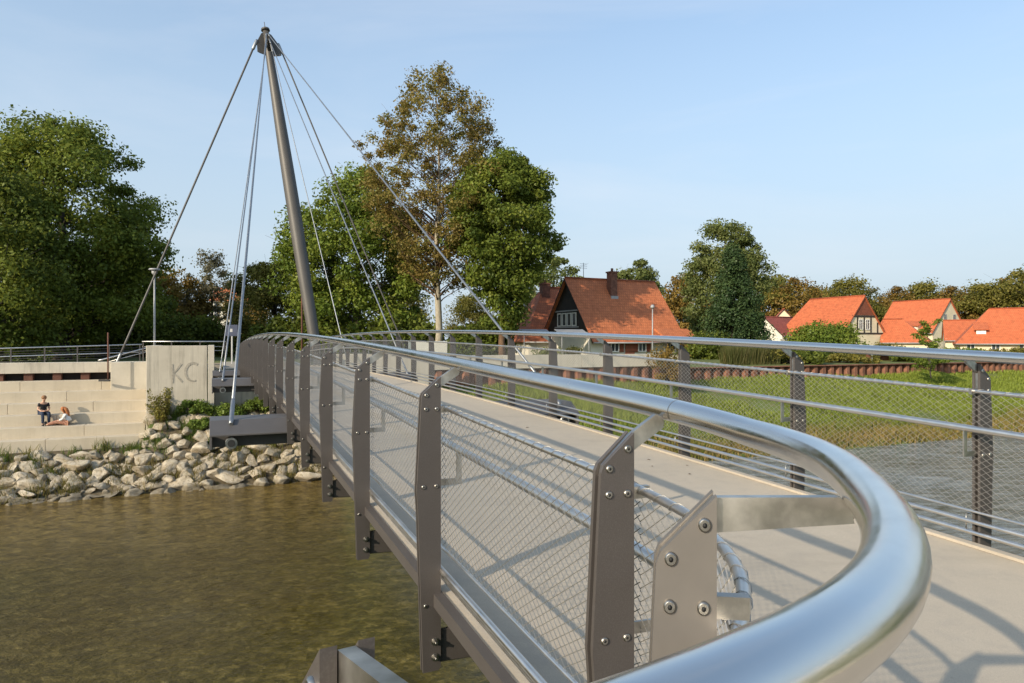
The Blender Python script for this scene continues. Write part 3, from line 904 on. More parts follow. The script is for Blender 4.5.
# ---------------------------------------------------------------- boulders
def boulder_mesh(seed, sub=4):
    rnd = random.Random(seed); bm = bmesh.new(); bmesh.ops.create_icosphere(bm, subdivisions=sub, radius=1)
    planes = []
    for _ in range(15):
        n = Vector((rnd.gauss(0,1), rnd.gauss(0,1), rnd.gauss(0,1))).normalized(); planes.append((n, rnd.uniform(.50, .80)))
    sc = Vector((rnd.uniform(.95, 1.35), rnd.uniform(.75, 1.0), rnd.uniform(.55, .8)))
    from mathutils import noise as mn
    for v in bm.verts:
        p = v.co.copy()
        for n, d in planes:
            k = p.dot(n)
            if k > d: p -= n * (k - d)
        f = mn.noise(p * 2.2 + Vector((seed, 0, 0))) * .10 + mn.noise(p * 6 + Vector((0, seed, 0))) * .035
        p = p * (1 + f); v.co = Vector((p.x*sc.x, p.y*sc.y, p.z*sc.z))
    me = bpy.data.meshes.new('boulder'); bm.to_mesh(me); bm.free()
    me.polygons.foreach_set('use_smooth', [True] * len(me.polygons)); me.materials.append(M['stone']); return me
BOUL = [boulder_mesh(i) for i in range(10)]
rnd = random.Random(5)
first = None
def place_boulder(s, v, z, r, i):
    global first
    if first is None:
        first = link('boulder', BOUL[0]); tag(first, 'pale limestone boulder in the bank below the steps and the bridge', 'boulder', 'limestone boulders of the left bank'); o = first
    else:
        o = first.copy(); COL.objects.link(o); o.data = BOUL[i % 10]
    o.location = B(s, v, z); o.scale = (r * rnd.uniform(.9, 1.2), r * rnd.uniform(.9, 1.1), r * rnd.uniform(.70, 1.0))
    o.rotation_euler = (rnd.uniform(-.5, .5), rnd.uniform(-.4, .4), rnd.uniform(0, 6.28))
pts = []
tries = 0
while len(pts) < 295 and tries < 60000:
    tries += 1
    v = rnd.uniform(-10.8, 6.8); s = rnd.uniform(33.3, 36.9)
    if v < -3.3 and s > 36.05: continue
    if v > 7.2 and s > 35.5: continue
    if v < -2.6 and s > 36.0 and s < 36.5 and v < -3.1: continue
    r = (rnd.choice([.40, .46, .50, .56, .62, .70]) if len(pts) < 210 else rnd.choice([.24, .30, .36, .42])) * (1.0 if s < 36 else .95)
    if any((s - a) ** 2 * 1.5 + (v - b) ** 2 < (.475 * (r + c)) ** 2 for a, b, c in pts): continue
    pts.append((s, v, r))
for i, (s, v, r) in enumerate(pts):
    place_boulder(s, v, ground_z(s, v) + r * .16, r, i)

# ---------------------------------------------------------------- plants
def leaf_cloud(centers, radii, per, size, flat=.8, up=.35, aspect=.62, droop=0.0, shell=.5):
    """leaf quads spread through clumps; returns vertices and a tint per leaf"""
    C = np.repeat(centers, per, axis=0); Rr = np.repeat(radii, per)
    ct = np.repeat(RNG.random(len(centers)), per)
    n = len(C)
    D = RNG.normal(size=(n, 3)); D /= np.linalg.norm(D, axis=1)[:, None]
    rad = Rr * (shell * .5 + (1.32 - shell * .5) * RNG.random(n) ** .8)
    D2 = D.copy(); D2[:, 2] *= flat
    pos = C + D2 * rad[:, None]
    pos[:, 2] -= droop * RNG.random(n) * Rr
    N = D * .7 + RNG.normal(size=(n, 3)) * .55; N[:, 2] += up
    N /= np.linalg.norm(N, axis=1)[:, None]
    T = np.cross(N, RNG.normal(size=(n, 3))); T /= np.linalg.norm(T, axis=1)[:, None]
    Bn = np.cross(N, T)
    sz = size * (.6 + .8 * RNG.random(n))
    a = T * (sz * .5)[:, None]; b = Bn * (sz * .5 * aspect)[:, None]
    q = np.stack([pos - a, pos - a * .1 + b, pos + a, pos - a * .1 - b], axis=1)
    tint = np.clip(.5 * ct + .5 * RNG.random(n), 0, 1)
    return q.reshape(-1, 3), tint

def tree(name, label, cat, base, height, crown0, radius, prof, leafm, barkm, clumps=90, per=380, size=.34, trunk=.3,
         csize=.24, group=None, limbs=34, seed=1, shell=.45, lean=(0, 0), droop=0.0, sub=None, core=.25, limbm=None):
    rs = np.random.default_rng(seed); rd = random.Random(seed)
    root = thing(name, label, cat, base, 0, group)
    ph = [rd.uniform(0, 6.28) for _ in range(4)]
    hs = np.array([p[0] for p in prof]); rsn = np.array([p[1] for p in prof])
    cen = []; tries = 0
    while len(cen) < clumps and tries < clumps * 60:
        tries += 1
        f = rs.random()
        rr_ = float(np.interp(f, hs, rsn))
        if rs.random() > rr_ ** 1.3 + .12: continue
        a = rs.random() * 6.283
        lob = 1 + .13 * math.sin(3*a + ph[0] + 4*f) + .10 * math.sin(5*a + ph[1] - 6*f) + rs.normal() * .06
        q = math.sqrt(core + (1 - core) * rs.random())
        r_ = rr_ * radius * lob * q * .9
        cen.append((math.cos(a) * r_, math.sin(a) * r_, crown0 + f * (height - crown0) * .97))
    cen = np.array(cen)
    cen[:, 0] += lean[0] * cen[:, 2]; cen[:, 1] += lean[1] * cen[:, 2]
    crad = radius * csize * (.45 + 1.0 * rs.random(len(cen)))
    v, tint = leaf_cloud(cen, crad, per, size, .72, .35, .62, droop, shell)
    me = np_mesh('crown', v, 4, tint); link('crown', me, leafm, root)
    mb = MB()
    n = 9; tp = [Vector((lean[0]*h + .12*math.sin(i*1.1 + ph[2])*min(1, i), lean[1]*h + .12*math.cos(i*.9 + ph[3])*min(1, i), h)) for i, h in ((i, -.3 + (height * .86 + .3) * i / n) for i in range(n + 1))]
    mb.tube(tp, [trunk * (1.35 if i == 0 else 1.0) * (1 - .93 * (i / n) ** 1.15) + .015 for i in range(n + 1)], 10)
    idx = rs.permutation(len(cen))[:limbs]
    for j in idx:
        c = Vector(cen[j]); hd = math.hypot(c.x, c.y)
        h0 = max(crown0 * .75, min(c.z - hd * .7, height * .8)); h0 = max(h0, 1.0)
        f0 = min(.999, max(0, (h0 + .3) / (height * .86 + .3))) * n; i0 = int(f0)
        p0 = tp[i0].lerp(tp[min(n, i0 + 1)], f0 - i0)
        mid = p0.lerp(c, .5) + Vector((rd.uniform(-.3, .3), rd.uniform(-.3, .3), -.06 * hd + rd.uniform(0, .5)))
        r0 = max(.025, trunk * (.26 if limbs > 80 else .36) * (1 - h0 / height))
        mb.tube([p0, p0.lerp(mid, .5) + Vector((0, 0, .1)), mid, mid.lerp(c, .5), c], [r0, r0*.8, r0*.6, r0*.4, .012], 6, 1)
        for _ in range(3):
            e = c + Vector((rd.gauss(0, 1), rd.gauss(0, 1), rd.gauss(.4, .8))) * radius * csize * .7
            mb.tube([mid.lerp(c, .6), e], [r0 * .3, .008], 4, 1)
    link('trunk', mb.mesh('trunk'), [barkm, limbm or barkm], root)
    return root

ROUND = [(0, .55), (.12, .85), (.35, 1), (.6, .92), (.8, .68), (.93, .38), (1, .12)]
OVAL = [(0, .35), (.15, .7), (.4, 1), (.65, .9), (.85, .55), (1, .12)]
CONE = [(0, .95), (.1, 1), (.35, .78), (.6, .5), (.8, .27), (1, .04)]
COLUMN = [(0, .5), (.2, .85), (.5, 1), (.75, .75), (.9, .42), (1, .1)]

tree('tree', 'huge dark green maple on the left above the steps', 'tree', at(62, 60, GZ), 21.0, 2.0, 9.0, [(0, .62), (.12, .88), (.35, 1), (.6, .97), (.8, .78), (.93, .45), (1, .15)], M['leaf_maple'], M['bark'], 330, 300, .30, .62, .155, seed=3, limbs=60)
tree('tree', 'dark drooping tree cut by the left edge of the photo', 'tree', at(-22, 50, GZ), 15.2, 1.2, 6.6, ROUND, M['leaf_dark'], M['bark'], 170, 330, .27, .4, .19, seed=4, droop=1.2)
tree('tree', 'dark tree filling in low behind the big maple', 'tree', at(120, 74, GZ), 12.0, .6, 6.0, ROUND, M['leaf_dark'], M['bark'], 90, 300, .40, .35, .22, seed=44)
tree('tree', 'brownish olive tree right of the big maple', 'tree', at(176, 82, GZ), 10.3, .6, 4.6, ROUND, M['leaf_rust'], M['bark'], 80, 240, .34, .25, .22, seed=5)
tree('tree', 'thin grey half bare tree left of the stay rods', 'tree', at(211, 84, GZ), 13.0, 1.0, 3.9, OVAL, M['leaf_grey'], M['bark'], 80, 110, .28, .2, .22, seed=6, limbs=60, shell=.2)
tree('tree', 'small round green tree directly left of the pylon', 'tree', at(275, 72, GZ), 10.6, .6, 5.0, ROUND, M['leaf_olive'], M['bark'], 95, 250, .30, .25, .2, seed=7)
tree('tree', 'large green tree just right of the pylon', 'tree', at(358, 66, GZ), 18.6, .8, 7.6, [(0, .6), (.15, .85), (.4, 1), (.62, .95), (.82, .66), (1, .15)], M['leaf_green'], M['bark'], 240, 290, .30, .4, .165, seed=8, limbs=46)
tree('tree', 'very tall brown autumn tree with pale trunk', 'tree', at(438, 60, GZ), 26.2, 6.2, 7.1, [(0, .45), (.15, .78), (.35, .95), (.5, 1), (.68, .86), (.85, .58), (.95, .3), (1, .1)], M['leaf_brown'], M['bark_pale'], 350, 140, .22, .32, .115, limbm=M['bark_brown'], seed=9, limbs=210, shell=.15, core=.06)
tree('tree', 'dark green dense maple left of the old red roofed house', 'tree', at(503, 57, GZ), 17.5, 2.4, 5.0, [(0,.15),(.12,.36),(.3,.66),(.5,.94),(.66,1),(.82,.82),(.93,.5),(1,.15)], M['leaf_maple'], M['bark_brown'], 300, 290, .26, .28, .165, seed=10, core=.12)
tree('tree', 'yellowish tree low behind the dark maple and the house', 'tree', at(554, 100, GZ), 14.4, 1, 6.0, ROUND, M['leaf_birch'], M['bark'], 90, 190, .40, .3, .19, seed=12)
tree('tree', 'round green tree peeping over the ridge of the old house', 'tree', at(637, 120, GZ), 16.2, 3, 5.2, ROUND, M['leaf_birch'], M['bark'], 80, 220, .42, .3, .2, seed=13)
tree('tree', 'reddish brown tree between the old house and the spruce', 'tree', at(684, 105, GZ), 12.0, .6, 4.8, ROUND, M['leaf_rust'], M['bark'], 70, 200, .42, .25, .22, seed=14)
tree('tree', 'pale green birch behind the dark spruce', 'tree', at(724, 76, GZ), 15.7, .8, 5.0, OVAL, M['leaf_birch'], M['bark_pale'], 230, 230, .27, .22, .16, seed=15, shell=.3)
tree('tree', 'dark blue green spruce in front of the birch', 'tree', at(733, 64, GZ), 11.0, .2, 3.4, CONE, M['needle'], M['bark'], 210, 300, .20, .2, .19, seed=16, droop=.8)
# wooded skyline behind the houses: three kinds, copied
kinds = [tree('tree', 'olive tree', 'tree', (0, 0, -60), 15.6, .6, 7.0, ROUND, M['leaf_olive'], M['bark'], 85, 190, .50, .3, .27, seed=21, limbs=14),
         tree('tree', 'rusty tree', 'tree', (0, 0, -60), 15.0, .6, 7.2, ROUND, M['leaf_rust'], M['bark'], 85, 190, .50, .3, .27, seed=22, limbs=14),
         tree('tree', 'thin tree', 'tree', (0, 0, -60), 14.6, 1.0, 5.6, OVAL, M['leaf_grey'], M['bark'], 70, 100, .45, .25, .26, seed=23, limbs=30, shell=.2)]
sky_row = [(772, 150, 0, 1.05, 'olive tree close behind the right side of the spruce'), (795, 146, 1, 1.0, 'rust tinged tree behind the white gable end'),
           (822, 160, 0, .92, 'olive tree behind the ridge of the timbered house'), (848, 152, 0, 1.0, 'tallest dark olive tree behind the timbered house'),
           (874, 165, 2, 1.0, 'pale half bare tree in the gap between two orange roofs'), (900, 160, 1, .95, 'rusty tree left behind the farther orange house'),
           (928, 158, 0, .98, 'olive tree rising over the farther orange house'), (955, 150, 1, .9, 'brown tree right of the farther orange house'),
           (978, 146, 0, .9, 'green tree above the saddle of the right hand roof'), (1003, 152, 1, 1.02, 'brown tree above the right hand hipped roof'),
           (1030, 140, 0, 1.08, 'big olive tree at the right edge of the photo')]
used = set()
def put_kind(px, Z, k, sc, label, zz=GZ, group='trees on the skyline'):
    src = kinds[k]
    if k not in used: o = src; used.add(k)
    else: o = copy_tree(src)
    o.location = at(px, Z, zz); o.rotation_euler = (0, 0, random.uniform(0, 6.28)); o.scale = (sc * 1.05, sc * 1.05, sc)
    tag(o, label, 'tree', group)
for r in sky_row: put_kind(*r)
for px, Z, k, sc, lab in ((20, 95, 0, .55, 'low dark tree behind the promenade at the left edge'), (95, 100, 0, .6, 'low tree seen under the big maple'),
                          (160, 105, 1, .6, 'low brown tree behind the promenade lamp post'), (245, 112, 1, .62, 'low brown tree left of the small round green tree'),
                          (320, 100, 0, .62, 'low tree behind the foot of the pylon'), (400, 96, 0, .62, 'low tree behind the pale trunk, left'),
                          (470, 92, 0, .5, 'low tree behind the pale trunk, right'), (1085, 120, 1, 1.0, 'brown tree beyond the right edge of the photo')):
    put_kind(px, Z, k, sc, lab, GZ, 'low trees behind the banks')

def bush(name, label, cat, loc, rx, ry, h, mat, clumps=40, per=160, size=.16, cs=.3, seed=1, group=None):
    rs = np.random.default_rng(seed); root = thing(name, label, cat, loc, 0, group)
    cen = []
    for _ in range(clumps):
        a = rs.random() * 6.283; q = math.sqrt(rs.random()); f = rs.random()
        k = math.sqrt(max(0, 1 - (f * .9) ** 2))
        cen.append((math.cos(a) * q * k * rx, math.sin(a) * q * k * ry, f * h * .9 + .1))
    v, t = leaf_cloud(np.array(cen), min(rx, h) * cs * (.6 + .8 * rs.random(clumps)), per, size, .8, .3)
    link('foliage', np_mesh('foliage', v, 4, t), mat, root)
    mb = MB()
    for c in cen[:14]:
        mb.tube([(c[0]*.1, c[1]*.1, -.2), (c[0]*.6, c[1]*.6, c[2]*.6), c], [.04, .025, .008], 5)
    link('stems', mb.mesh('stems'), M['bark'], root)
    return root
bush('bush', 'wide green bush in front of the timbered house, behind the rusty wall', 'bush', at(826, 66, -1.7), 3.6, 2.2, 3.1, M['leaf_green'], 60, 240, .24, .3, 31)
bush('bush', 'dark bush at the foot of the spruce', 'bush', at(710, 62, -1.8), 2.6, 1.8, 2.3, M['leaf_dark'], 40, 200, .22, .3, 32)
bush('shrub', 'reddish sparse shrub in front of the parapet end', 'shrub', at(668, 45.5, -2.5), 1.3, .9, 2.2, M['leaf_rust'], 34, 70, .15, .3, 33)
bush('bush', 'low bush beside the pergola', 'bush', at(884, 70, -1.8), 1.8, 1.4, 1.4, M['leaf_olive'], 30, 140, .2, .3, 34)
bush('hedge_bush', 'grey green bush behind the parapet, left of the house door', 'bush', at(548, 47.5, -1.8), 1.1, .8, 1.25, M['leaf_birch'], 26, 120, .14, .3, 35)
bush('hedge_bush', 'pale bush behind the parapet in front of the red shutters', 'bush', at(573, 48, -1.8), .8, .7, 1.35, M['reed'], 22, 120, .14, .3, 36)
for i, (px, Z, rx, h, lab) in enumerate(((30, 66, 7, 4.2, 'dark hedge under the big maple, far left'), (110, 70, 6.5, 4.0, 'dark hedge behind the back stay foot'), (190, 72, 6, 3.6, 'dark hedge behind the lettered wall'), (305, 64, 6, 3.4, 'dark hedge behind the pylon foot'), (395, 62, 5.5, 3.2, 'dark hedge below the large green tree'), (480, 60, 3.0, 2.6, 'dark hedge behind the pale trunk'))):
    bush('hedge', lab, 'hedge', at(px, Z, GZ), rx, 2.0, h, M['leaf_dark'], 70, 170, .38, .32, 50 + i, 'dark hedges behind the banks')
for i, (px, Z, rx, h, mt, lab) in enumerate(((770, 55, 2.2, 1.5, 'leaf_olive', 'olive bush between the reeds and the wide bush'), (908, 61, 2.2, 1.0, 'leaf_dark', 'low dark bush right of the pergola'), (962, 64, 3.0, .9, 'leaf_green', 'low green hedge under the right hand hipped roof'), (1012, 67, 3.2, 1.0, 'leaf_olive', 'low olive hedge at the right edge behind the rusty wall'), (805, 55.5, 2.4, .9, 'leaf_dark', 'low dark undergrowth at the left foot of the wide bush'), (852, 58, 2.4, .7, 'leaf_olive', 'low undergrowth at the right foot of the wide bush'))):
    bush('bush', lab, 'bush', at(px, Z, -1.8), rx, 1.2, h, M[mt], 40, 150, .2, .34, 90 + i)
# sapling in front of the rusty wall
sp = thing('sapling', 'young open tree with feathery branches in front of the rusty wall', 'tree', at(931, 54, -2.9)); rd = random.Random(8); mb = MB()
tp = [Vector((.04*i*(-1)**i, .03*i, .48*i)) for i in range(10)]
mb.tube(tp, [.06 - .0055*i for i in range(10)], 7); lv = []; lt = []
for k in range(30):
    h = rd.uniform(.5, 4.3); a = rd.uniform(0, 6.28); L = (1.9 - .22*h) * rd.uniform(.6, 1.1); b0 = Vector((0, .05, h)); e = b0 + Vector((math.cos(a)*L, math.sin(a)*L, L*rd.uniform(.15, .6)))
    mb.tube([b0, b0.lerp(e, .5) + Vector((0, 0, .08)), e], [.02, .014, .005], 5)
    cs = np.array([tuple(b0.lerp(e, f)) for f in (.35, .55, .75, .9, 1.0)])
    q, t = leaf_cloud(cs, np.full(5, .22), 26, .17, .6, .5, .5, .3, .1); lv.append(q); lt.append(t)
link('crown', np_mesh('crown', np.concatenate(lv), 4, np.concatenate(lt)), M['leaf_green'], sp); link('trunk', mb.mesh('trunk'), M['bark'], sp)

def blades(pos, h, w, tint, lean=.35):
    """grass blades: one narrow triangle pair each"""
    n = len(pos); a = RNG.random(n) * 6.283
    dx = np.stack([np.cos(a), np.sin(a), np.zeros(n)], 1) * (w * .5)[:, None]
    b = RNG.random(n) * 6.283; ln = RNG.random(n) * lean * h
    tip = pos + np.stack([np.cos(b) * ln, np.sin(b) * ln, h], 1)
    mid = pos + (tip - pos) * .55 + np.stack([np.zeros(n), np.zeros(n), h * .08], 1)
    q = np.stack([pos - dx, pos + dx, mid + dx * .7, mid - dx * .7, ], 1)
    q2 = np.stack([mid - dx * .7, mid + dx * .7, tip + dx * .05, tip - dx * .05], 1)
    return np.concatenate([q.reshape(-1, 3), q2.reshape(-1, 3)]), np.concatenate([tint, tint])

def to_world(s, v, z):
    return np.stack([s * U[0] + v * V[0], s * U[1] + v * V[1], z], 1)
def gz(s, v):
    s_, v_ = np.asarray(s), np.asarray(v)
    return np.array([ground_z(a, b) + ((.22 * math.sin(b * .37) + .12 * math.sin(b * 1.13 + a)) * (.5 if a < 31.5 else 1) if 29 < a < 39.5 and b > 7 else 0) for a, b in zip(s_, v_)])
# grass bank
n = 150000
gs = 30.2 + (39.6 - 30.2) * RNG.random(n); gv = 7.0 + 78 * RNG.random(n) ** 1.25
keep = ~((gs > 37.3) & (gv < 11.0)); gs, gv = gs[keep], gv[keep]; n = len(gs)
patch = .5 + .5 * np.sin(gv * .9 + 2 * np.sin(gs * 1.3)) * np.sin(gv * .23 + gs * .8)
tl = np.clip((gs - 30.9) / 2.3 + .25 * (patch - .5), 0, 1)
tint = np.clip(.06 + .60 * tl + .14 * patch + RNG.normal(size=n) * .13, 0, 1)
hh = (.16 + .22 * RNG.random(n)) * (1 + .25 * (gs < 32.2)) * (.7 + .6 * patch)
far = 1 + (gv - 7) / 60
q, t = blades(to_world(gs, gv, gz(gs, gv) - .03), hh, .045 * far, tint, .7)
o = link('bank_grass', np_mesh('bank_grass', q, 4, t), M['grass']); tag(o, 'tall green grass with a dry yellow fringe on the right bank', 'grass', None, 'stuff')
# reeds by the spruce
n = 9000; c = at(764, 51.5, 0); rx = (RNG.random(n) - .5) * 4.6; ry = (RNG.random(n) - .5) * 2.5
q, t = blades(np.stack([c.x + rx, c.y + 3 + ry + rx * .4, np.full(n, -1.9)], 1), 1.0 + .75 * RNG.random(n), np.full(n, .035), RNG.random(n), .3)
o = link('reeds', np_mesh('reeds', q, 4, t), M['reed']); tag(o, 'pale green reeds behind the rusty wall beside the spruce', 'reeds', None, 'stuff')
# weeds between the boulders
n = 330; ws = 33.5 + 4.2 * RNG.random(n); wv = -12 + 20 * RNG.random(n)
ok = ~((wv < -3.1) & (ws > 36.15)); ws, wv = ws[ok], wv[ok]
S2, V2, T2, H2 = [], [], [], []
for s, v in zip(ws, wv):
    k = RNG.integers(25, 60); dry = (s < 35.4)
    S2.append(s + RNG.normal(size=k) * .14); V2.append(v + RNG.normal(size=k) * .18)
    T2.append(np.clip((.15 if dry else .62) + RNG.normal(size=k) * .16 + RNG.normal() * .12, 0, 1)); H2.append(RNG.uniform(.15, .5) * (.6 + .8 * RNG.random(k)))
S2, V2, T2, H2 = map(np.concatenate, (S2, V2, T2, H2))
q, t = blades(to_world(S2, V2, np.array([ground_z(a, b) for a, b in zip(S2, V2)]) + .12), H2, np.full(len(S2), .03), T2, .9)
o = link('bank_weeds', np_mesh('bank_weeds', q, 4, t), M['weed']); tag(o, 'grass tufts and weeds growing between the boulders', 'weeds', None, 'stuff')
for i, (s, v, rx, h, lab) in enumerate(((36.9, -.9, .85, .55, 'bright green low plant under the right end of the lettered wall'), (36.6, .5, .9, .6, 'bright green low plant left of the nearest outrigger'), (36.0, 1.4, .7, .5, 'green low plant behind the nearest outrigger'), (37.1, 2.2, .8, .5, 'green low plant under the bridge end'), (36.2, -.6, .6, .4, 'green low plant among boulders below the lettered wall'))):
    bush('weed_clump', lab, 'plant', B(s, v, ground_z(s, v) + .15), rx, rx * .8, h, M['weed_green'], 34, 110, .11, .34, 70 + i, 'green plants on the boulder bank')
wd = thing('tall_weed', 'tall dry yellowish weed standing before the lettered wall', 'plant', B(36.6, -2.3, ground_z(36.6, -2.3))); mb = MB(); lv, lt = [], []; rd = random.Random(4)
for k in range(16):
    a = rd.uniform(0, 6.28); L = rd.uniform(.9, 1.9); e = Vector((math.cos(a)*.45*rd.random()*1.6, math.sin(a)*.45, L)); b0 = Vector((math.cos(a)*.12, math.sin(a)*.12, 0))
    mb.tube([b0, b0.lerp(e, .5) + Vector((0, 0, .05)), e], [.014, .010, .004], 5)
    cs = np.array([tuple(b0.lerp(e, f)) for f in (.35, .5, .65, .8, .9, 1)])
    q, t = leaf_cloud(cs, np.full(6, .13), 14, .13, .9, .2, .4); lv.append(q); lt.append(t)
link('leaves', np_mesh('leaves', np.concatenate(lv), 4, np.concatenate(lt)), M['leaf_olive'], wd); link('stems', mb.mesh('stems'), M['bark_brown'], wd)

# ---------------------------------------------------------------- houses
def uv_roof(mb_pts):
    pass
def roof_mesh(name, faces, mat, parent, thick=.16):
    """faces: lists of 3d points; UVs run along each roof plane"""
    me = bpy.data.meshes.new(name); vs, fs = [], []
    for f in faces:
        b = len(vs); vs += [tuple(p) for p in f]; fs.append(tuple(range(b, b + len(f))))
    me.from_pydata(vs, [], fs); uv = me.uv_layers.new(name='UVMap')
    for p in me.polygons:
        n = p.normal; h = Vector((-n.y, n.x, 0)); h = h.normalized() if h.length > 1e-4 else Vector((1, 0, 0)); u2 = n.cross(h)
        for li in p.loop_indices:
            c = me.vertices[me.loops[li].vertex_index].co; uv.data[li].uv = (c.dot(h), c.dot(u2))
    o = link(name, me, mat, parent); m = o.modifiers.new('thick', 'SOLIDIFY'); m.thickness = thick; m.offset = -1
    return o

def window(parent, x, y, z, w, h, face, mat_frame, shutters=None, cross=True):
    """face: 'x-','x+','y-' outward direction in the house frame; x,y,z centre on the wall face"""
    def put(mb, a0, a1, z0, z1, o0, o1, mi=0):
        if face == 'y-': mb.box(x + a0, x + a1, y - o1, y - o0, z + z0, z + z1, mi)
        elif face == 'x-': mb.box(x - o1, x - o0, y + a0, y + a1, z + z0, z + z1, mi)
        else: mb.box(x + o0, x + o1, y + a0, y + a1, z + z0, z + z1, mi)
    mb = MB(); t = .09
    put(mb, -w/2, -w/2 + t, -h/2, h/2, .003, .07); put(mb, w/2 - t, w/2, -h/2, h/2, .003, .07)
    put(mb, -w/2 + t + .001, w/2 - t - .001, h/2 - t, h/2, .003, .07); put(mb, -w/2 + t + .001, w/2 - t - .001, -h/2, -h/2 + t, .003, .09)
    if cross:
        put(mb, -.035, .035, -h/2 + t, h/2 - t, .006, .06)
        put(mb, -w/2 + t, -.036, h*.16, h*.16 + .05, .006, .055); put(mb, .036, w/2 - t, h*.16, h*.16 + .05, .006, .055)
    f = mb.build('window', mat_frame, parent)
    mb = MB(); put(mb, -w/2 + t*.5, w/2 - t*.5, -h/2 + t*.5, h/2 - t*.5, .004, .03); mb.build('pane', M['glass'], f)
    if shutters:
        for sg in (-1, 1):
            mb = MB(); a = sg * (w/2 + .27); put(mb, a - .24, a + .24, -h/2, h/2, .003, .05)
            for k in range(6): put(mb, a - .18, a + .18, -h/2 + .1 + k*(h-.2)/6, -h/2 + .16 + k*(h-.2)/6, .051, .065)
            mb.build('shutter', shutters, f)
    return f

def chimney(parent, x, y, z0, z1, w=.7, mat='brick'):
    mb = MB(); mb.box(x - w/2, x + w/2, y - w/2, y + w/2, z0, z1); mb.box(x - w/2 - .08, x + w/2 + .08, y - w/2 - .08, y + w/2 + .08, z1 + .002, z1 + .14)
    c = mb.build('chimney', M[mat], parent)
    mb = MB(); mb.tube([(x, y, z1 + .14), (x, y, z1 + .45)], .12, 8); mb.build('pot', M['brick'], c)
    mb = MB(); mb.box(x - w/2 - .04, x + w/2 + .04, y - w/2 - .12, y - w/2 - .003, z0, z0 + .4); mb.build('flashing', M['lead'], c)
    return c

def house(name, label, loc, rz, L, W, eave, ridge, roofm, wallm, hip0=0.0, hip1=0.0, gable_mat=(None, None), over=.45, slope_break=None):
    """ridge along local x from 0 to L, y- faces the viewer; eave and ridge heights above ground"""
    h = thing(name, label, 'house', loc, rz)
    y0, y1 = -W/2, W/2
    mb = MB(); mb.box(0, L, y0, y1, -.4, eave); mb.build('wall', wallm, h)
    for end, hip in ((0, hip0), (1, hip1)):
        if hip < .01:
            mb = MB(); x = .0 if end == 0 else L - .2
            z0 = eave + .002
            mb.prism([(x, y0, z0), (x, y1, z0), (x, 0, ridge - .18)], (.2, 0, 0)); mb.build('gable', gable_mat[end] or wallm, h)
    k = over; dz = (ridge - eave) / (W/2) * k
    ra, rb = (hip0 if hip0 > .01 else -over*.4), (L - hip1 if hip1 > .01 else L + over*.4)
    ea, eb = (-over if hip0 > .01 else -over*.4), (L + over if hip1 > .01 else L + over*.4)
    A, Bp = Vector((ra, 0, ridge)), Vector((rb, 0, ridge)); ez = eave - dz
    f0, f1 = Vector((ea, y0 - k, ez)), Vector((eb, y0 - k, ez)); b0, b1 = Vector((ea, y1 + k, ez)), Vector((eb, y1 + k, ez))
    faces = [[f0, f1, Bp, A], [b1, b0, A, Bp]]
    if hip0 > .01: faces.append([b0, f0, A])
    if hip1 > .01: faces.append([f1, b1, Bp])
    rf = roof_mesh('roof', faces, roofm, h)
    mb = MB(); mb.tube([f0 + Vector((.02, -.07, -.06)), f1 + Vector((-.02, -.07, -.06))], .07, 8); mb.build('gutter', M['lead'], rf)
    mb = MB(); mb.tube([A + Vector((.05, 0, .03)), Bp + Vector((-.05, 0, .03))], .10, 8); mb.build('ridge_tiles', roofm, rf)
    if not (hip0 > .01):
        mb = MB()
        for yy, zz in ((y0 - k, ez), (y1 + k, ez)):
            e = Vector((ea - .03, yy, zz - .20)); a = Vector((ea - .03, 0, ridge - .2)); mb.prism([e, a, a + Vector((0, 0, .17)), e + Vector((0, 0, .17))], (.02, 0, 0))
        mb.build('barge_board', M['timber'], rf)
    if not (hip1 > .01):
        mb = MB()
        for yy, zz in ((y0 - k, ez), (y1 + k, ez)):
            e = Vector((eb + .01, yy, zz - .20)); a = Vector((eb + .01, 0, ridge - .2)); mb.prism([e, a, a + Vector((0, 0, .17)), e + Vector((0, 0, .17))], (.02, 0, 0))
        mb.build('barge_board', M['timber_red'], rf)
    return h, rf

# the old house
a0 = at(567, 64, GZ)
hA, rA = house('house', 'old house with steep red brown roof, black timber gable and brick chimney', a0, R(26), 9.9, 8.4, 2.35, 7.45, M['roof_old'], M['render_white'], 0, 0, (M['timber'], M['render_white']), .75)
for k in range(4): window(hA, -.003, -1.35 + .9 * k, 3.55, .74, 1.25, 'x-', M['white'], None, False)
mb = MB(); mb.box(-.10, -.004, -2.1, 2.1, 4.3, 4.42); mb.box(-.14, -.004, -2.1, 2.1, 2.78, 2.9); mb.build('gable_beam', M['lead'], hA)
chimney(hA, 4.3, -1.1, 5.4, 8.0, .72)
for x in (2.4, 5.4): window(hA, x, -4.303, 1.15, .9, 1.2, 'y-', M['white'], M['timber_red'])
window(hA, 8.6, -4.303, 1.15, 1.3, 1.4, 'y-', M['white'])
mb = MB(); mb.box(3.55, 4.55, -4.36, -4.303, -.2, 1.95); mb.build('door', M['timber_red'], hA)
roof_mesh('porch_roof', [[(6.6, -6.3, 1.75), (10.4, -6.3, 1.75), (10.4, -4.6, 2.7), (6.6, -4.6, 2.7)]], M['roof_old'], hA)
mb = MB()
for x in (6.8, 10.2): mb.box(x - .07, x + .07, -6.2, -6.06, -.3, 1.7)
mb.build('porch_post', M['timber'], hA)
mb = MB(); mb.tube([(2.0, .3, 7.2), (2.0, .3, 9.0)], .03, 6)
for zz in (8.9, 8.7, 8.5): mb.tube([(1.6, .3, zz), (2.4, .3, zz)], .018, 5)
mb.build('aerial', M['lead'], hA)
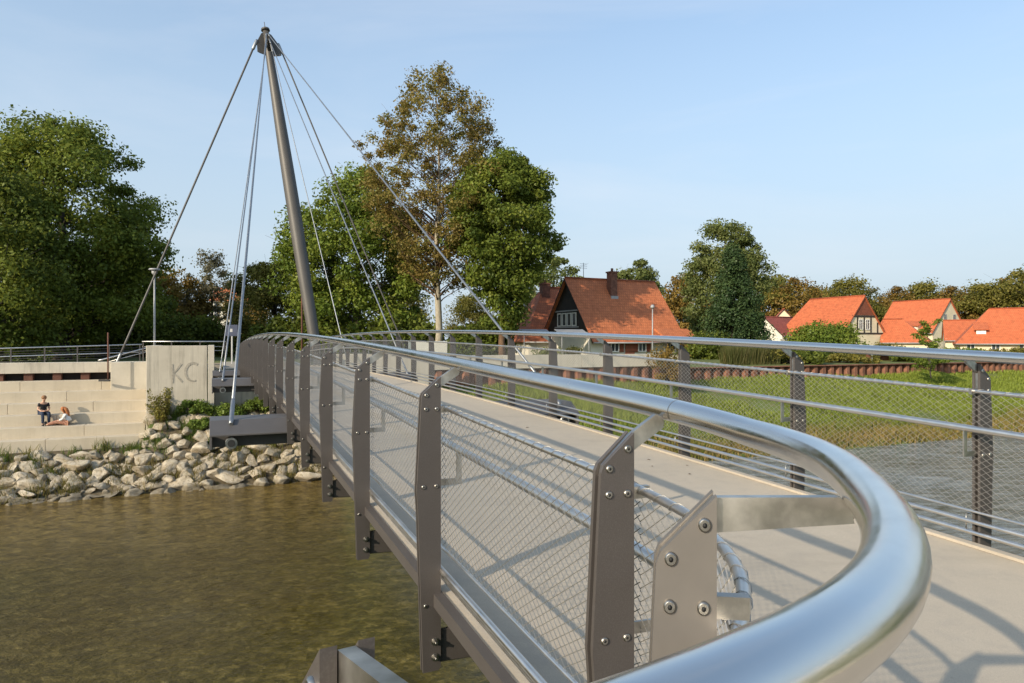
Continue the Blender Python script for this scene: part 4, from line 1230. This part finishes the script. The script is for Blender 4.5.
hB, rB = house('house', 'lower red roofed wing left of the black gable, with brown chimney', at(514, 70, GZ), R(20), 10.2, 8.2, 2.2, 7.1, M['roof_dark'], M['render_white'], 3.2, 0, (None, None), .6)
chimney(hB, 3.2, -.5, 5.2, 7.4, .85)
for x in (1.2, 3.0): window(hB, x, -4.003, 1.1, .9, 1.2, 'y-', M['white'], M['timber_red'])
window(hB, 5.2, -4.003, 1.2, 1.2, 1.0, 'y-', M['timber'])
dm = MB(); dm.prism([(4.6, -3.6, 2.9), (6.2, -3.6, 2.9), (6.2, -3.6, 3.6), (4.6, -3.6, 3.6)], (0, 2.2, 0)); dm.build('dormer', M['roof_dark'], rB)
# canopies on the terrace of the house
for px, lab in ((535, 'grey terrace awning left of the house door'), (572, 'grey green terrace awning beside the red shutters')):
    t = thing('awning', lab, 'awning', at(px, 58, GZ), R(15))
    mb = MB(); mb.add([(-1.3,-.9,2.05),(1.3,-.9,2.05),(1.3,.9,2.55),(-1.3,.9,2.55)], [(0,1,2,3)]); o = mb.build('cloth', M['lead'], t)
    o.modifiers.new('thick', 'SOLIDIFY').thickness = .03
    for x in (-1.2, 1.2):
        mb = MB(); mb.tube([(x, -.85, 0), (x, -.85, 2.06)], .03, 6); mb.build('post', M['lead'], t)

# right hand houses
h1, r1 = house('house', 'orange roofed house with half timbered gable and red brown gable top', at(800, 102, GZ), R(-64), 10.6, 8.6, 2.6, 7.7, M['roof_new'], M['render_cream'], 1.8, 0, (None, M['render_cream']), .5)
L = 10.6
mb = MB(); mb.prism([(L + .01, -2.2, 5.05), (L + .01, 2.2, 5.05), (L + .01, 0, 7.45)], (.06, 0, 0)); mb.build('gable_cladding', M['timber_red'], h1)
mb = MB()
mb.box(L + .01, L + .08, -2.4, 2.4, 4.8, 5.0); mb.box(L + .01, L + .08, -3.9, 3.9, 2.5, 2.7)
for y in (-2.7, -1.35, 0.0, 1.35, 2.7): mb.box(L + .01, L + .08, y - .09, y + .09, 2.701, 4.799 if abs(y) < 2 else 4.1)
mb.build('timber_frame', M['timber'], h1)
for y in (-.68, .68): window(h1, L + .012, y, 3.8, .85, 1.4, 'x+', M['white'])
for x in (2.5, 5.2, 8.5): window(h1, x, -4.303, 1.3, 1.0, 1.3, 'y-', M['white'])
roof_mesh('lean_to_roof', [[(L + .15, -6.6, 1.9), (L + 3.4, -6.6, 1.9), (L + 3.0, -1.0, 5.2), (L + .15, -1.0, 5.2)]], M['roof_brown'], h1) if False else None
hw, rw_ = house('house', 'small cream gable end with orange roof at the left of the timbered house', at(784, 106, GZ), R(72), 7.5, 5.6, 3.5, 6.6, M['roof_new'], M['render_cream'], 0, 0, (M['render_cream'], None), .3)
ha, ra_ = house('house', 'low orange roofed annex right of the timbered gable', at(884, 96, GZ), R(-34), 5.5, 6.5, 1.7, 4.6, M['roof_new'], M['render_cream'], 0, 3.2, (None, None), .4)
h2, r2 = house('house', 'farther orange roofed house with cream gable and two small windows', at(894, 122, GZ), R(-62), 9.6, 9.5, 3.4, 8.6, M['roof_new'], M['render_cream'], 0, 0, (None, M['render_cream']), .5)
for y in (-1.3, 1.3): window(h2, 9.603, y, 5.4, .8, 1.2, 'x+', M['lead'])
mb = MB(); mb.prism([(4.5, -5.2, 3.1), (7.4, -5.2, 3.1), (7.4, -5.2, 4.2), (4.5, -5.2, 4.2)], (0, 3.4, 0)); dmr = mb.build('dormer', M['render_cream'], h2)
mb = MB(); mb.box(4.7, 7.2, -5.26, -5.203, 3.25, 4.05); mb.build('dormer_window', M['white'], dmr)
roof_mesh('dormer_roof', [[(4.2, -5.6, 4.15), (7.7, -5.6, 4.15), (7.7, -1.6, 5.6), (4.2, -1.6, 5.6)]], M['roof_new'], h2)
h3, r3 = house('house', 'wide orange hipped roof house at the right edge with tiny dormer', at(958, 98, GZ), R(-30), 13.0, 9.5, 1.75, 6.1, M['roof_new'], M['render_cream'], 3.6, 3.0, (None, None), .6)
mb = MB(); mb.box(1.9, 3.0, -3.9, -2.2, 2.5, 3.15); d3 = mb.build('dormer', M['white'], r3)
roof_mesh('dormer_roof', [[(1.6, -4.2, 3.15), (3.3, -4.2, 3.15), (3.3, -1.8, 4.3), (1.6, -1.8, 4.3)]], M['roof_new'], r3, .1)
for x in (1.2, 4.0, 7.0, 10.0): window(h3, x, -4.753, .9, 1.0, 1.1, 'y-', M['white'])
roof_mesh('cross_roof', [[(8.2, -7.2, 1.5), (8.2, -2, 1.5), (11.0, -2, 5.0), (11.0, -7.2, 5.0)], [(13.8, -2, 1.5), (13.8, -7.2, 1.5), (11.0, -7.2, 5.0), (11.0, -2, 5.0)]], M['roof_new'], h3)
mb = MB(); mb.prism([(8.6, -7.0, -.3), (13.4, -7.0, -.3), (13.4, -7.0, 1.7), (11, -7.0, 4.7), (8.6, -7.0, 1.7)], (0, 5, 0)); mb.build('cross_gable', M['render_cream'], h3)
window(h3, 11.0, -7.003, 1.6, .9, 1.3, 'y-', M['timber'])
h4, r4 = house('house', 'orange lower roof block between the two gables at right', at(944, 104, GZ), R(-30), 6.5, 8.5, 1.9, 4.7, M['roof_new'], M['render_cream'], 0, 0, (None, None), .4)
h0, r0 = house('house', 'small house with dark red roof and white gable just right of the spruce', at(765, 100, GZ), R(30), 7.5, 6.0, 2.6, 5.1, M['roof_brown'], M['render_white'], 0, 0, (M['render_white'], None), .35)
window(h0, -.003, 0, 2.4, .8, 1.0, 'x-', M['timber'])
hf, rf = house('house', 'distant white building with red roof behind the stay rods', at(216, 150, GZ), R(8), 7.5, 9, 10.4, 13.2, M['roof_old'], M['render_white'], 0, 0, (None, None), .5)
for x in (1.4, 3.7, 6.0):
    for z in (1.6, 4.4, 7.2, 9.4): window(hf, x, -4.503, z, 1.1, 1.4, 'y-', M['lead'])
pg = thing('pergola', 'low pergola with flat pale roof behind the rusty wall', 'pergola', at(888, 62, -1.85), R(-8))
mb = MB(); mb.box(-1.9, 1.9, -1.0, 1.0, 1.0, 1.10); mb.build('roof_panel', M['white'], pg)
for x in (-1.7, 0, 1.7):
    mb = MB(); mb.box(x - .06, x + .06, -.9, -.78, 0, .998); mb.build('post', M['lead'], pg)
mb = MB(); mb.box(-1.7, 1.7, .7, .8, 0, .95); mb.build('back_panel', M['rust_dark'], pg)
bs = thing('sign', 'small blue sign on a post at the right end of the wide bush', 'sign', at(855, 60, -1.87))
mb = MB(); mb.box(-.03, .03, -.03, .03, 0, .5); mb.build('post', M['lead'], bs); mb = MB(); mb.box(-.13, .13, -.05, -.032, .3, 1.0); mb.build('panel', M['blue'], bs)

# ---------------------------------------------------------------- lamps, poles, signs
def lamp(label, loc, h, r=.05, head='disc', mat='lead'):
    t = thing('lamp_post', label, 'lamp post', loc)
    mb = MB(); mb.tube([(0,0,0), (0,0,h*.5), (0,0,h)], [r*1.15, r, r*.8], 10); mb.build('pole', M[mat], t)
    mb = MB()
    if head == 'disc':
        mb.tube([(0,0,h-.05), (0,0,h+.05), (0,0,h+.22)], [.06, .14, .16], 14); mb.tube([(0,0,h+.22), (0,0,h+.30)], [.30, .27], 16)
    else:
        mb.tube([(0,0,h), (0,0,h+.12), (0,0,h+.3)], [.08, .17, .1], 12)
    mb.build('lamp_head', M['lead'], t)
    return t
lamp('slim grey lamp post with flat disc head behind the lettered wall', at(154.5, 37.5, -1.25), 4.95, .055)
lamp('slim lamp post before the roof of the old house', at(652.5, 52, -1.6), 4.1, .05, 'cone')
lamp('thin brownish lamp post just left of the pylon foot', at(302, 46, -1.4), 8.2, .06, 'cone', 'rust_dark')
t = thing('marker_pole', 'thin rusty pole standing at the end of the edge beam above the steps', 'pole', at(108, 34.2, -2.0))
mb = MB(); mb.tube([(0,0,0), (0,0,2.45)], .035, 8); mb.build('shaft', M['rust_dark'], t); mb = MB(); mb.box(-.45, .1, -.05, .05, .0, .10); mb.build('foot', M['dark'], t)
t = thing('sign', 'dark blue information panel behind the stay rods', 'sign', at(232, 43, -1.4))
mb = MB(); mb.box(-.04, .04, -.04, .04, 0, 2.0); mb.build('post', M['lead'], t); mb = MB(); mb.box(-.38, .38, -.07, -.042, 1.75, 2.45); p_ = mb.build('panel', M['navy'], t)
mb = MB(); mb.box(-.12, .06, -.078, -.072, 2.0, 2.2); mb.build('emblem', M['lead'], p_)
t = thing('sign', 'small red and yellow plate on a white post inside the railing at the bridge end', 'sign', B(39.2, 3.3, zd(39.2, 3.3)) + Vector((0, 0, 0)))
mb = MB(); mb.box(-.05, .05, -.04, .04, 0, .95); mb.build('post', M['white'], t)
mb = MB(); mb.box(-.15, .15, -.06, -.042, 1.10, 1.30); mb.build('red_panel', M['red'], t); mb = MB(); mb.box(-.15, .15, -.06, -.042, .9, 1.098); mb.build('yellow_panel', M['yellow'], t)

lf = MB(); lf.add([(-.035, 0, .002), (0, .018, .012), (.035, 0, .004), (0, -.02, .010)], [(0, 1, 2), (0, 2, 3)]); me_lf = lf.mesh('fallen_leaf')
me_lf.materials.append(simple('dry_leaf', (.11, .065, .03), .8, 0, .3, 20)); rd = random.Random(12)
for k in range(12):
    s_ = rd.uniform(1.2, 9) if k < 20 else rd.uniform(9, 20); v_ = rd.choice([rd.uniform(1.5, 4.4), rd.uniform(3.9, 4.42)])
    o = bpy.data.objects.new('fallen_leaf', me_lf); COL.objects.link(o); o.location = B(s_, v_, zd(s_, v_) + .004); o.rotation_euler = (0, 0, rd.uniform(0, 6)); o.scale = [rd.uniform(.4, .8)] * 3
    tag(o, 'tiny dry brown leaf lying on the bridge deck', 'leaf', 'fallen leaves on the deck')

# ---------------------------------------------------------------- people
def skin_mesh(name, chains, mat, parent, level=2):
    """chains: list of [(point, radius), ...]; the first chain is the root, others start at an index of an earlier vertex"""
    me = bpy.data.meshes.new(name); vs, es, rs = [], [], []
    for start, ch in chains:
        prev = start
        for p, r in ch:
            vs.append(p); rs.append(r); i = len(vs) - 1
            if prev is not None: es.append((prev, i))
            prev = i
    me.from_pydata(vs, es, []); o = link(name, me, mat, parent)
    sk = o.modifiers.new('skin', 'SKIN'); sk.use_smooth_shade = True
    lay = me.skin_vertices[0] if me.skin_vertices else None
    if lay is None:
        bpy.context.view_layer.objects.active = o; bpy.ops.mesh.customdata_skin_add(); lay = me.skin_vertices[0]
    for i, r in enumerate(rs):
        lay.data[i].radius = (r, r) if not isinstance(r, tuple) else r
        lay.data[i].use_root = (i == 0)
    sb = o.modifiers.new('sub', 'SUBSURF'); sb.levels = level; sb.render_levels = level
    return o

def hand_chains(base_i, wrist, direction, palm_n):
    d = Vector(direction).normalized(); n = Vector(palm_n).normalized(); sd = d.cross(n).normalized(); W = Vector(wrist)
    out = []
    for k, (off, ln) in enumerate(((-.03, .070), (-.010, .080), (.010, .076), (.030, .060))):
        a = W + d*.08 + sd*off
        out.append((base_i, [(tuple(a), .010), (tuple(a + d*ln*.5 + n*.012), .008), (tuple(a + d*ln*.85 + n*.035), .006)]))
    a = W + d*.025 - sd*.04
    out.append((base_i, [(tuple(a), .011), (tuple(a + d*.04 - sd*.02 + n*.02), .009)]))
    return out

def head_parts(parent, c, face, hairm, long_hair):
    """nose, eyes, ears, mouth and hair around a head centred at c looking along face"""
    f = Vector(face).normalized(); s = f.cross(Vector((0, 0, 1))).normalized(); u = s.cross(f)
    c = Vector(c)
    mb = MB()
    for k in range(1):
        mb.ball(c - f*.022 + u*.028, .108, 0, 16, 12, (1, 1, .98))
    if long_hair:
        mb.tube([c - f*.07 + u*.05, c - f*.115 - u*.05, c - f*.125 - u*.20, c - f*.10 - u*.36, c - f*.08 - u*.44], [.08, .095, .09, .07, .02], 12)
        for sg in (-1, 1): mb.tube([c + s*sg*.07 + u*.06, c + s*sg*.098 - u*.03, c + s*sg*.09 - f*.03 - u*.20], [.035, .04, .02], 8)
    mb.build('hair', hairm, parent)

def person(label, loc, rz): return thing('person', label, 'person', loc, rz)

# person A: sits on a step facing the river a little to the right, looking down at the hands
stepz = lambda k: Z0 + RISE * k
def person_a():
    pv = None
    sA = 36.3 + 2 * TREAD + .22
    Zp = lambda s: None
    # find v so that it stands where the photo shows it
    v = -7.32
    t = person('person in black top and dark jeans sitting upright on the steps, looking down', B(sA, v, stepz(3)), 0)
    f = Vector((.72, -.69, 0)).normalized(); s = Vector((-f.y, f.x, 0))      # facing, left side
    def q(a, b, z): return tuple(f*a + s*b + Vector((0, 0, z)))
    pelvis, chest, neck, head = q(-.02, 0, .11), q(.03, 0, .42), q(.06, 0, .60), q(.12, 0, .74)
    ch = [(None, [(pelvis, (.15, .12)), (q(0, 0, .26), (.125, .10)), (chest, (.15, .105)), (q(.045, 0, .52), (.11, .08)), (neck, .052), (q(.085, 0, .655), .055), (q(.105, 0, .715), (.075, .088)), (q(.115, 0, .79), (.078, .09)), (q(.11, 0, .845), .05)])]
    n = 9
    for sg in (1, -1):
        i = n
        ch.append((3, [(q(.03, sg*.17, .50), .058), (q(.05, sg*.22, .27), .046), (q(.24, sg*.12, .17), .038), (q(.34, sg*.04, .20), .030)])); n += 4
        wi = n - 1
        hc = hand_chains(wi, q(.34, sg*.04, .20), tuple(f*1 - s*sg*.3 + Vector((0, 0, -.15))), (0, 0, 1)); ch += hc; n += sum(len(c[1]) for c in hc)
    for sg in (1, -1):
        ch.append((0, [(q(.08, sg*.09, .085), .085), (q(.42, sg*.13, .10), .062), (q(.44, sg*.12, -.12), .056), (q(.42, sg*.12, -.40), .042), (q(.46, sg*.12, -.445), .036), (q(.58, sg*.13, -.455), .028)])); n += 6
    body = skin_mesh('body', ch, M['skin'], t)
    head_parts(body, q(.112, 0, .775), tuple(f + Vector((0, 0, -.45))), M['hair_sand'], False)
    fc = MB(); fd = (f + Vector((0, 0, -.45))).normalized(); c = Vector(q(.112, 0, .775)); uu = s.cross(fd) * -1
    fc.ball(c + fd*.098, .016, 0, 8, 6, (.8, .8, 1.3)); fc.build('nose', M['skin'], body)
    ey = MB()
    for sg in (1, -1): ey.ball(c + fd*.084 + s*sg*.032 + Vector((0, 0, .02)), .010, 0, 8, 6)
    ey.build('eyes', M['dark'], body)
    mo = MB(); mo.ball(c + fd*.086 - Vector((0, 0, .045)), .016, 0, 8, 6, (1.2, 1.2, .4)); mo.build('mouth', M['timber_red'], body)
    er = MB()
    for sg in (1, -1): er.ball(c + s*sg*.088, .022, 0, 8, 6, (.9, .5, 1.3))
    er.build('ears', M['skin'], body)
    shirt = [(None, [(q(-.02, 0, .14), (.165, .135)), (q(0, 0, .27), (.142, .115)), (chest, (.165, .12)), (q(.045, 0, .525), (.118, .088))])]
    m = 4
    for sg in (1, -1): shirt.append((3, [(q(.03, sg*.17, .505), .07), (q(.04, sg*.205, .36), .060)])); m += 2
    skin_mesh('shirt', shirt, M['cloth_black'], body)
    tr = [(None, [(q(-.02, 0, .10), (.17, .14))])]
    for sg in (1, -1): tr.append((0, [(q(.08, sg*.09, .088), .098), (q(.42, sg*.13, .105), .076), (q(.445, sg*.12, -.12), .070), (q(.425, sg*.12, -.39), .056)]))
    skin_mesh('jeans', tr, M['denim'], body)
    for sg in (1, -1):
        mb = MB(); mb.tube([q(.39, sg*.12, -.45), q(.48, sg*.12, -.445), q(.60, sg*.13, -.46)], [.045, .046, .030], 10); mb.build('shoe', M['shoe'], body)
person_a()
def person_b():
    sB = 36.3 + 2 * TREAD - .30; v = -6.2
    t = person('person with long auburn hair, white shirt and patterned trousers, legs stretched out on the steps', B(sB, v, stepz(2)), 0)
    f = Vector((-.95, -.31, 0)).normalized(); s = Vector((-f.y, f.x, 0))
    def q(a, b, z): return tuple(f*a + s*b + Vector((0, 0, z)))
    ch = [(None, [(q(0, 0, .12), (.16, .13)), (q(.05, 0, .28), (.12, .10)), (q(.13, 0, .43), (.14, .10)), (q(.17, 0, .52), (.10, .08)), (q(.20, 0, .59), .048), (q(.225, 0, .635), .052), (q(.25, 0, .69), (.072, .085)), (q(.27, 0, .755), (.074, .086)), (q(.265, 0, .80), .05)])]
    n = 9
    for sg in (1, -1):
        ch.append((3, [(q(.15, sg*.16, .50), .050), (q(.22, sg*.20, .30), .040), (q(.42, sg*.14, .24), .032), (q(.50, sg*.08, .22), .027)])); n += 4
        hc = hand_chains(n - 1, q(.50, sg*.08, .22), tuple(f - s*sg*.3), (0, 0, -1)); ch += hc; n += sum(len(c[1]) for c in hc)
    for sg in (1, -1):
        ch.append((0, [(q(.10, sg*.09, .10), .085), (q(.47, sg*.11, .17), .060), (q(.66, sg*.10, .12), .052), (q(.90, sg*.09, .055), .040), (q(.95, sg*.09, .07), .034), (q(.97, sg*.10, .17), .024)])); n += 6
    body = skin_mesh('body', ch, M['skin'], t)
    head_parts(body, q(.262, 0, .735), tuple(f + Vector((0, 0, -.35))), M['hair_red'], True)
    fd = (f + Vector((0, 0, -.35))).normalized(); c = Vector(q(.262, 0, .735))
    fc = MB(); fc.ball(c + fd*.096, .014, 0, 8, 6, (.8, .8, 1.3)); fc.build('nose', M['skin'], body)
    ey = MB()
    for sg in (1, -1): ey.ball(c + fd*.083 + s*sg*.03 + Vector((0, 0, .02)), .010, 0, 8, 6)
    ey.build('eyes', M['dark'], body)
    mo = MB(); mo.ball(c + fd*.085 - Vector((0, 0, .042)), .015, 0, 8, 6, (1.2, 1.2, .4)); mo.build('mouth', M['timber_red'], body)
    sh = [(None, [(q(-.01, 0, .16), (.175, .145)), (q(.05, 0, .29), (.145, .12)), (q(.13, 0, .44), (.16, .12)), (q(.172, 0, .525), (.11, .088))])]
    for sg in (1, -1): sh.append((3, [(q(.15, sg*.16, .505), .066), (q(.215, sg*.20, .31), .058), (q(.38, sg*.15, .25), .05)]))
    skin_mesh('shirt', sh, M['cloth_white'], body)
    tr = [(None, [(q(-.01, 0, .11), (.17, .135))])]
    for sg in (1, -1): tr.append((0, [(q(.10, sg*.09, .11), .105), (q(.47, sg*.11, .175), .088), (q(.66, sg*.10, .13), .080), (q(.86, sg*.09, .075), .066)]))
    skin_mesh('trousers', tr, M['pattern'], body)
    for sg in (1, -1):
        mb = MB(); mb.tube([q(.92, sg*.09, .04), q(.955, sg*.09, .09), q(.985, sg*.10, .20)], [.042, .042, .028], 10); mb.build('shoe', M['shoe'], body)
person_b()

# ---------------------------------------------------------------- sky, sun, camera
SUN_EL = 23.5
to_sun = Vector((-.67, -.74, 0)).normalized() * math.cos(R(SUN_EL)) + Vector((0, 0, math.sin(R(SUN_EL))))
sd = bpy.data.lights.new('sun', 'SUN'); sd.energy = 5.0; sd.angle = R(.55); sd.color = (1.0, .855, .655)
so = bpy.data.objects.new('sun', sd); COL.objects.link(so); so.rotation_euler = (-to_sun).to_track_quat('-Z', 'Y').to_euler()
wd_ = bpy.data.worlds.new('World'); SC.world = wd_; wd_.use_nodes = True
nt = wd_.node_tree; bg = nt.nodes['Background']
sky = nt.nodes.new('ShaderNodeTexSky'); sky.sky_type = 'NISHITA'; sky.sun_disc = False
sky.sun_elevation = R(SUN_EL); sky.sun_rotation = math.atan2(to_sun.x, to_sun.y)
sky.air_density = 1.0; sky.dust_density = 2.2; sky.ozone_density = 1.4; sky.altitude = 100
# thin high cirrus
tc = nt.nodes.new('ShaderNodeTexCoord'); mp = nt.nodes.new('ShaderNodeMapping'); mp.inputs['Scale'].default_value = (1.2, 1.2, 5.5); mp.inputs['Rotation'].default_value = (0, R(14), R(30))
ns = nt.nodes.new('ShaderNodeTexNoise'); ns.inputs['Scale'].default_value = 1.25; ns.inputs['Detail'].default_value = 7; ns.inputs['Roughness'].default_value = .55; ns.inputs['Distortion'].default_value = .5
cr = nt.nodes.new('ShaderNodeValToRGB'); cr.color_ramp.elements[0].position = .50; cr.color_ramp.elements[0].color = (.10, .10, .10, 1); cr.color_ramp.elements[1].position = .80; cr.color_ramp.elements[1].color = (.62, .62, .62, 1)
cr.color_ramp.elements[0].color = (0, 0, 0, 1); cr.color_ramp.elements[1].color = (.30, .30, .30, 1)
gain = nt.nodes.new('ShaderNodeMix'); gain.data_type = 'RGBA'; gain.blend_type = 'MULTIPLY'; gain.inputs[0].default_value = 1; gain.inputs[7].default_value = (1.46, 1.72, 1.80, 1)
haze = nt.nodes.new('ShaderNodeMix'); haze.data_type = 'RGBA'; haze.inputs[7].default_value = (3.95, 4.62, 5.28, 1)
sep = nt.nodes.new('ShaderNodeSeparateXYZ'); nt.links.new(tc.outputs['Generated'], sep.inputs[0])
hz = nt.nodes.new('ShaderNodeMapRange'); hz.interpolation_type = 'SMOOTHSTEP'
hz.inputs['From Min'].default_value = -.02; hz.inputs['From Max'].default_value = .60; hz.inputs['To Min'].default_value = .94; hz.inputs['To Max'].default_value = .26
nt.links.new(sep.outputs['Z'], hz.inputs['Value']); nt.links.new(hz.outputs[0], haze.inputs[0])
mx = nt.nodes.new('ShaderNodeMix'); mx.data_type = 'RGBA'; mx.inputs[7].default_value = (6.0, 6.2, 6.6, 1)
nt.links.new(tc.outputs['Generated'], mp.inputs['Vector']); nt.links.new(mp.outputs[0], ns.inputs['Vector']); nt.links.new(ns.outputs['Fac'], cr.inputs['Fac'])
nt.links.new(sky.outputs[0], gain.inputs[6]); nt.links.new(gain.outputs[2], haze.inputs[6])
nt.links.new(cr.outputs['Color'], mx.inputs[0]); nt.links.new(haze.outputs[2], mx.inputs[6]); nt.links.new(mx.outputs[2], bg.inputs['Color'])
bg.inputs['Strength'].default_value = .15

cam = bpy.data.cameras.new('camera'); co = bpy.data.objects.new('camera', cam); COL.objects.link(co)
cam.sensor_width = 36; cam.lens = 36 * F / 1024; cam.clip_start = .05; cam.clip_end = 4000
co.location = (0, 0, 0); co.rotation_euler = (R(90), 0, 0)
SC.camera = co
SC.view_settings.view_transform = 'Standard'; SC.view_settings.look = 'None'; SC.view_settings.exposure = 0
SC.render.resolution_x = 1024; SC.render.resolution_y = 683
SC.cycles.max_bounces = 6; SC.cycles.diffuse_bounces = 3; SC.cycles.glossy_bounces = 3; SC.cycles.transmission_bounces = 3
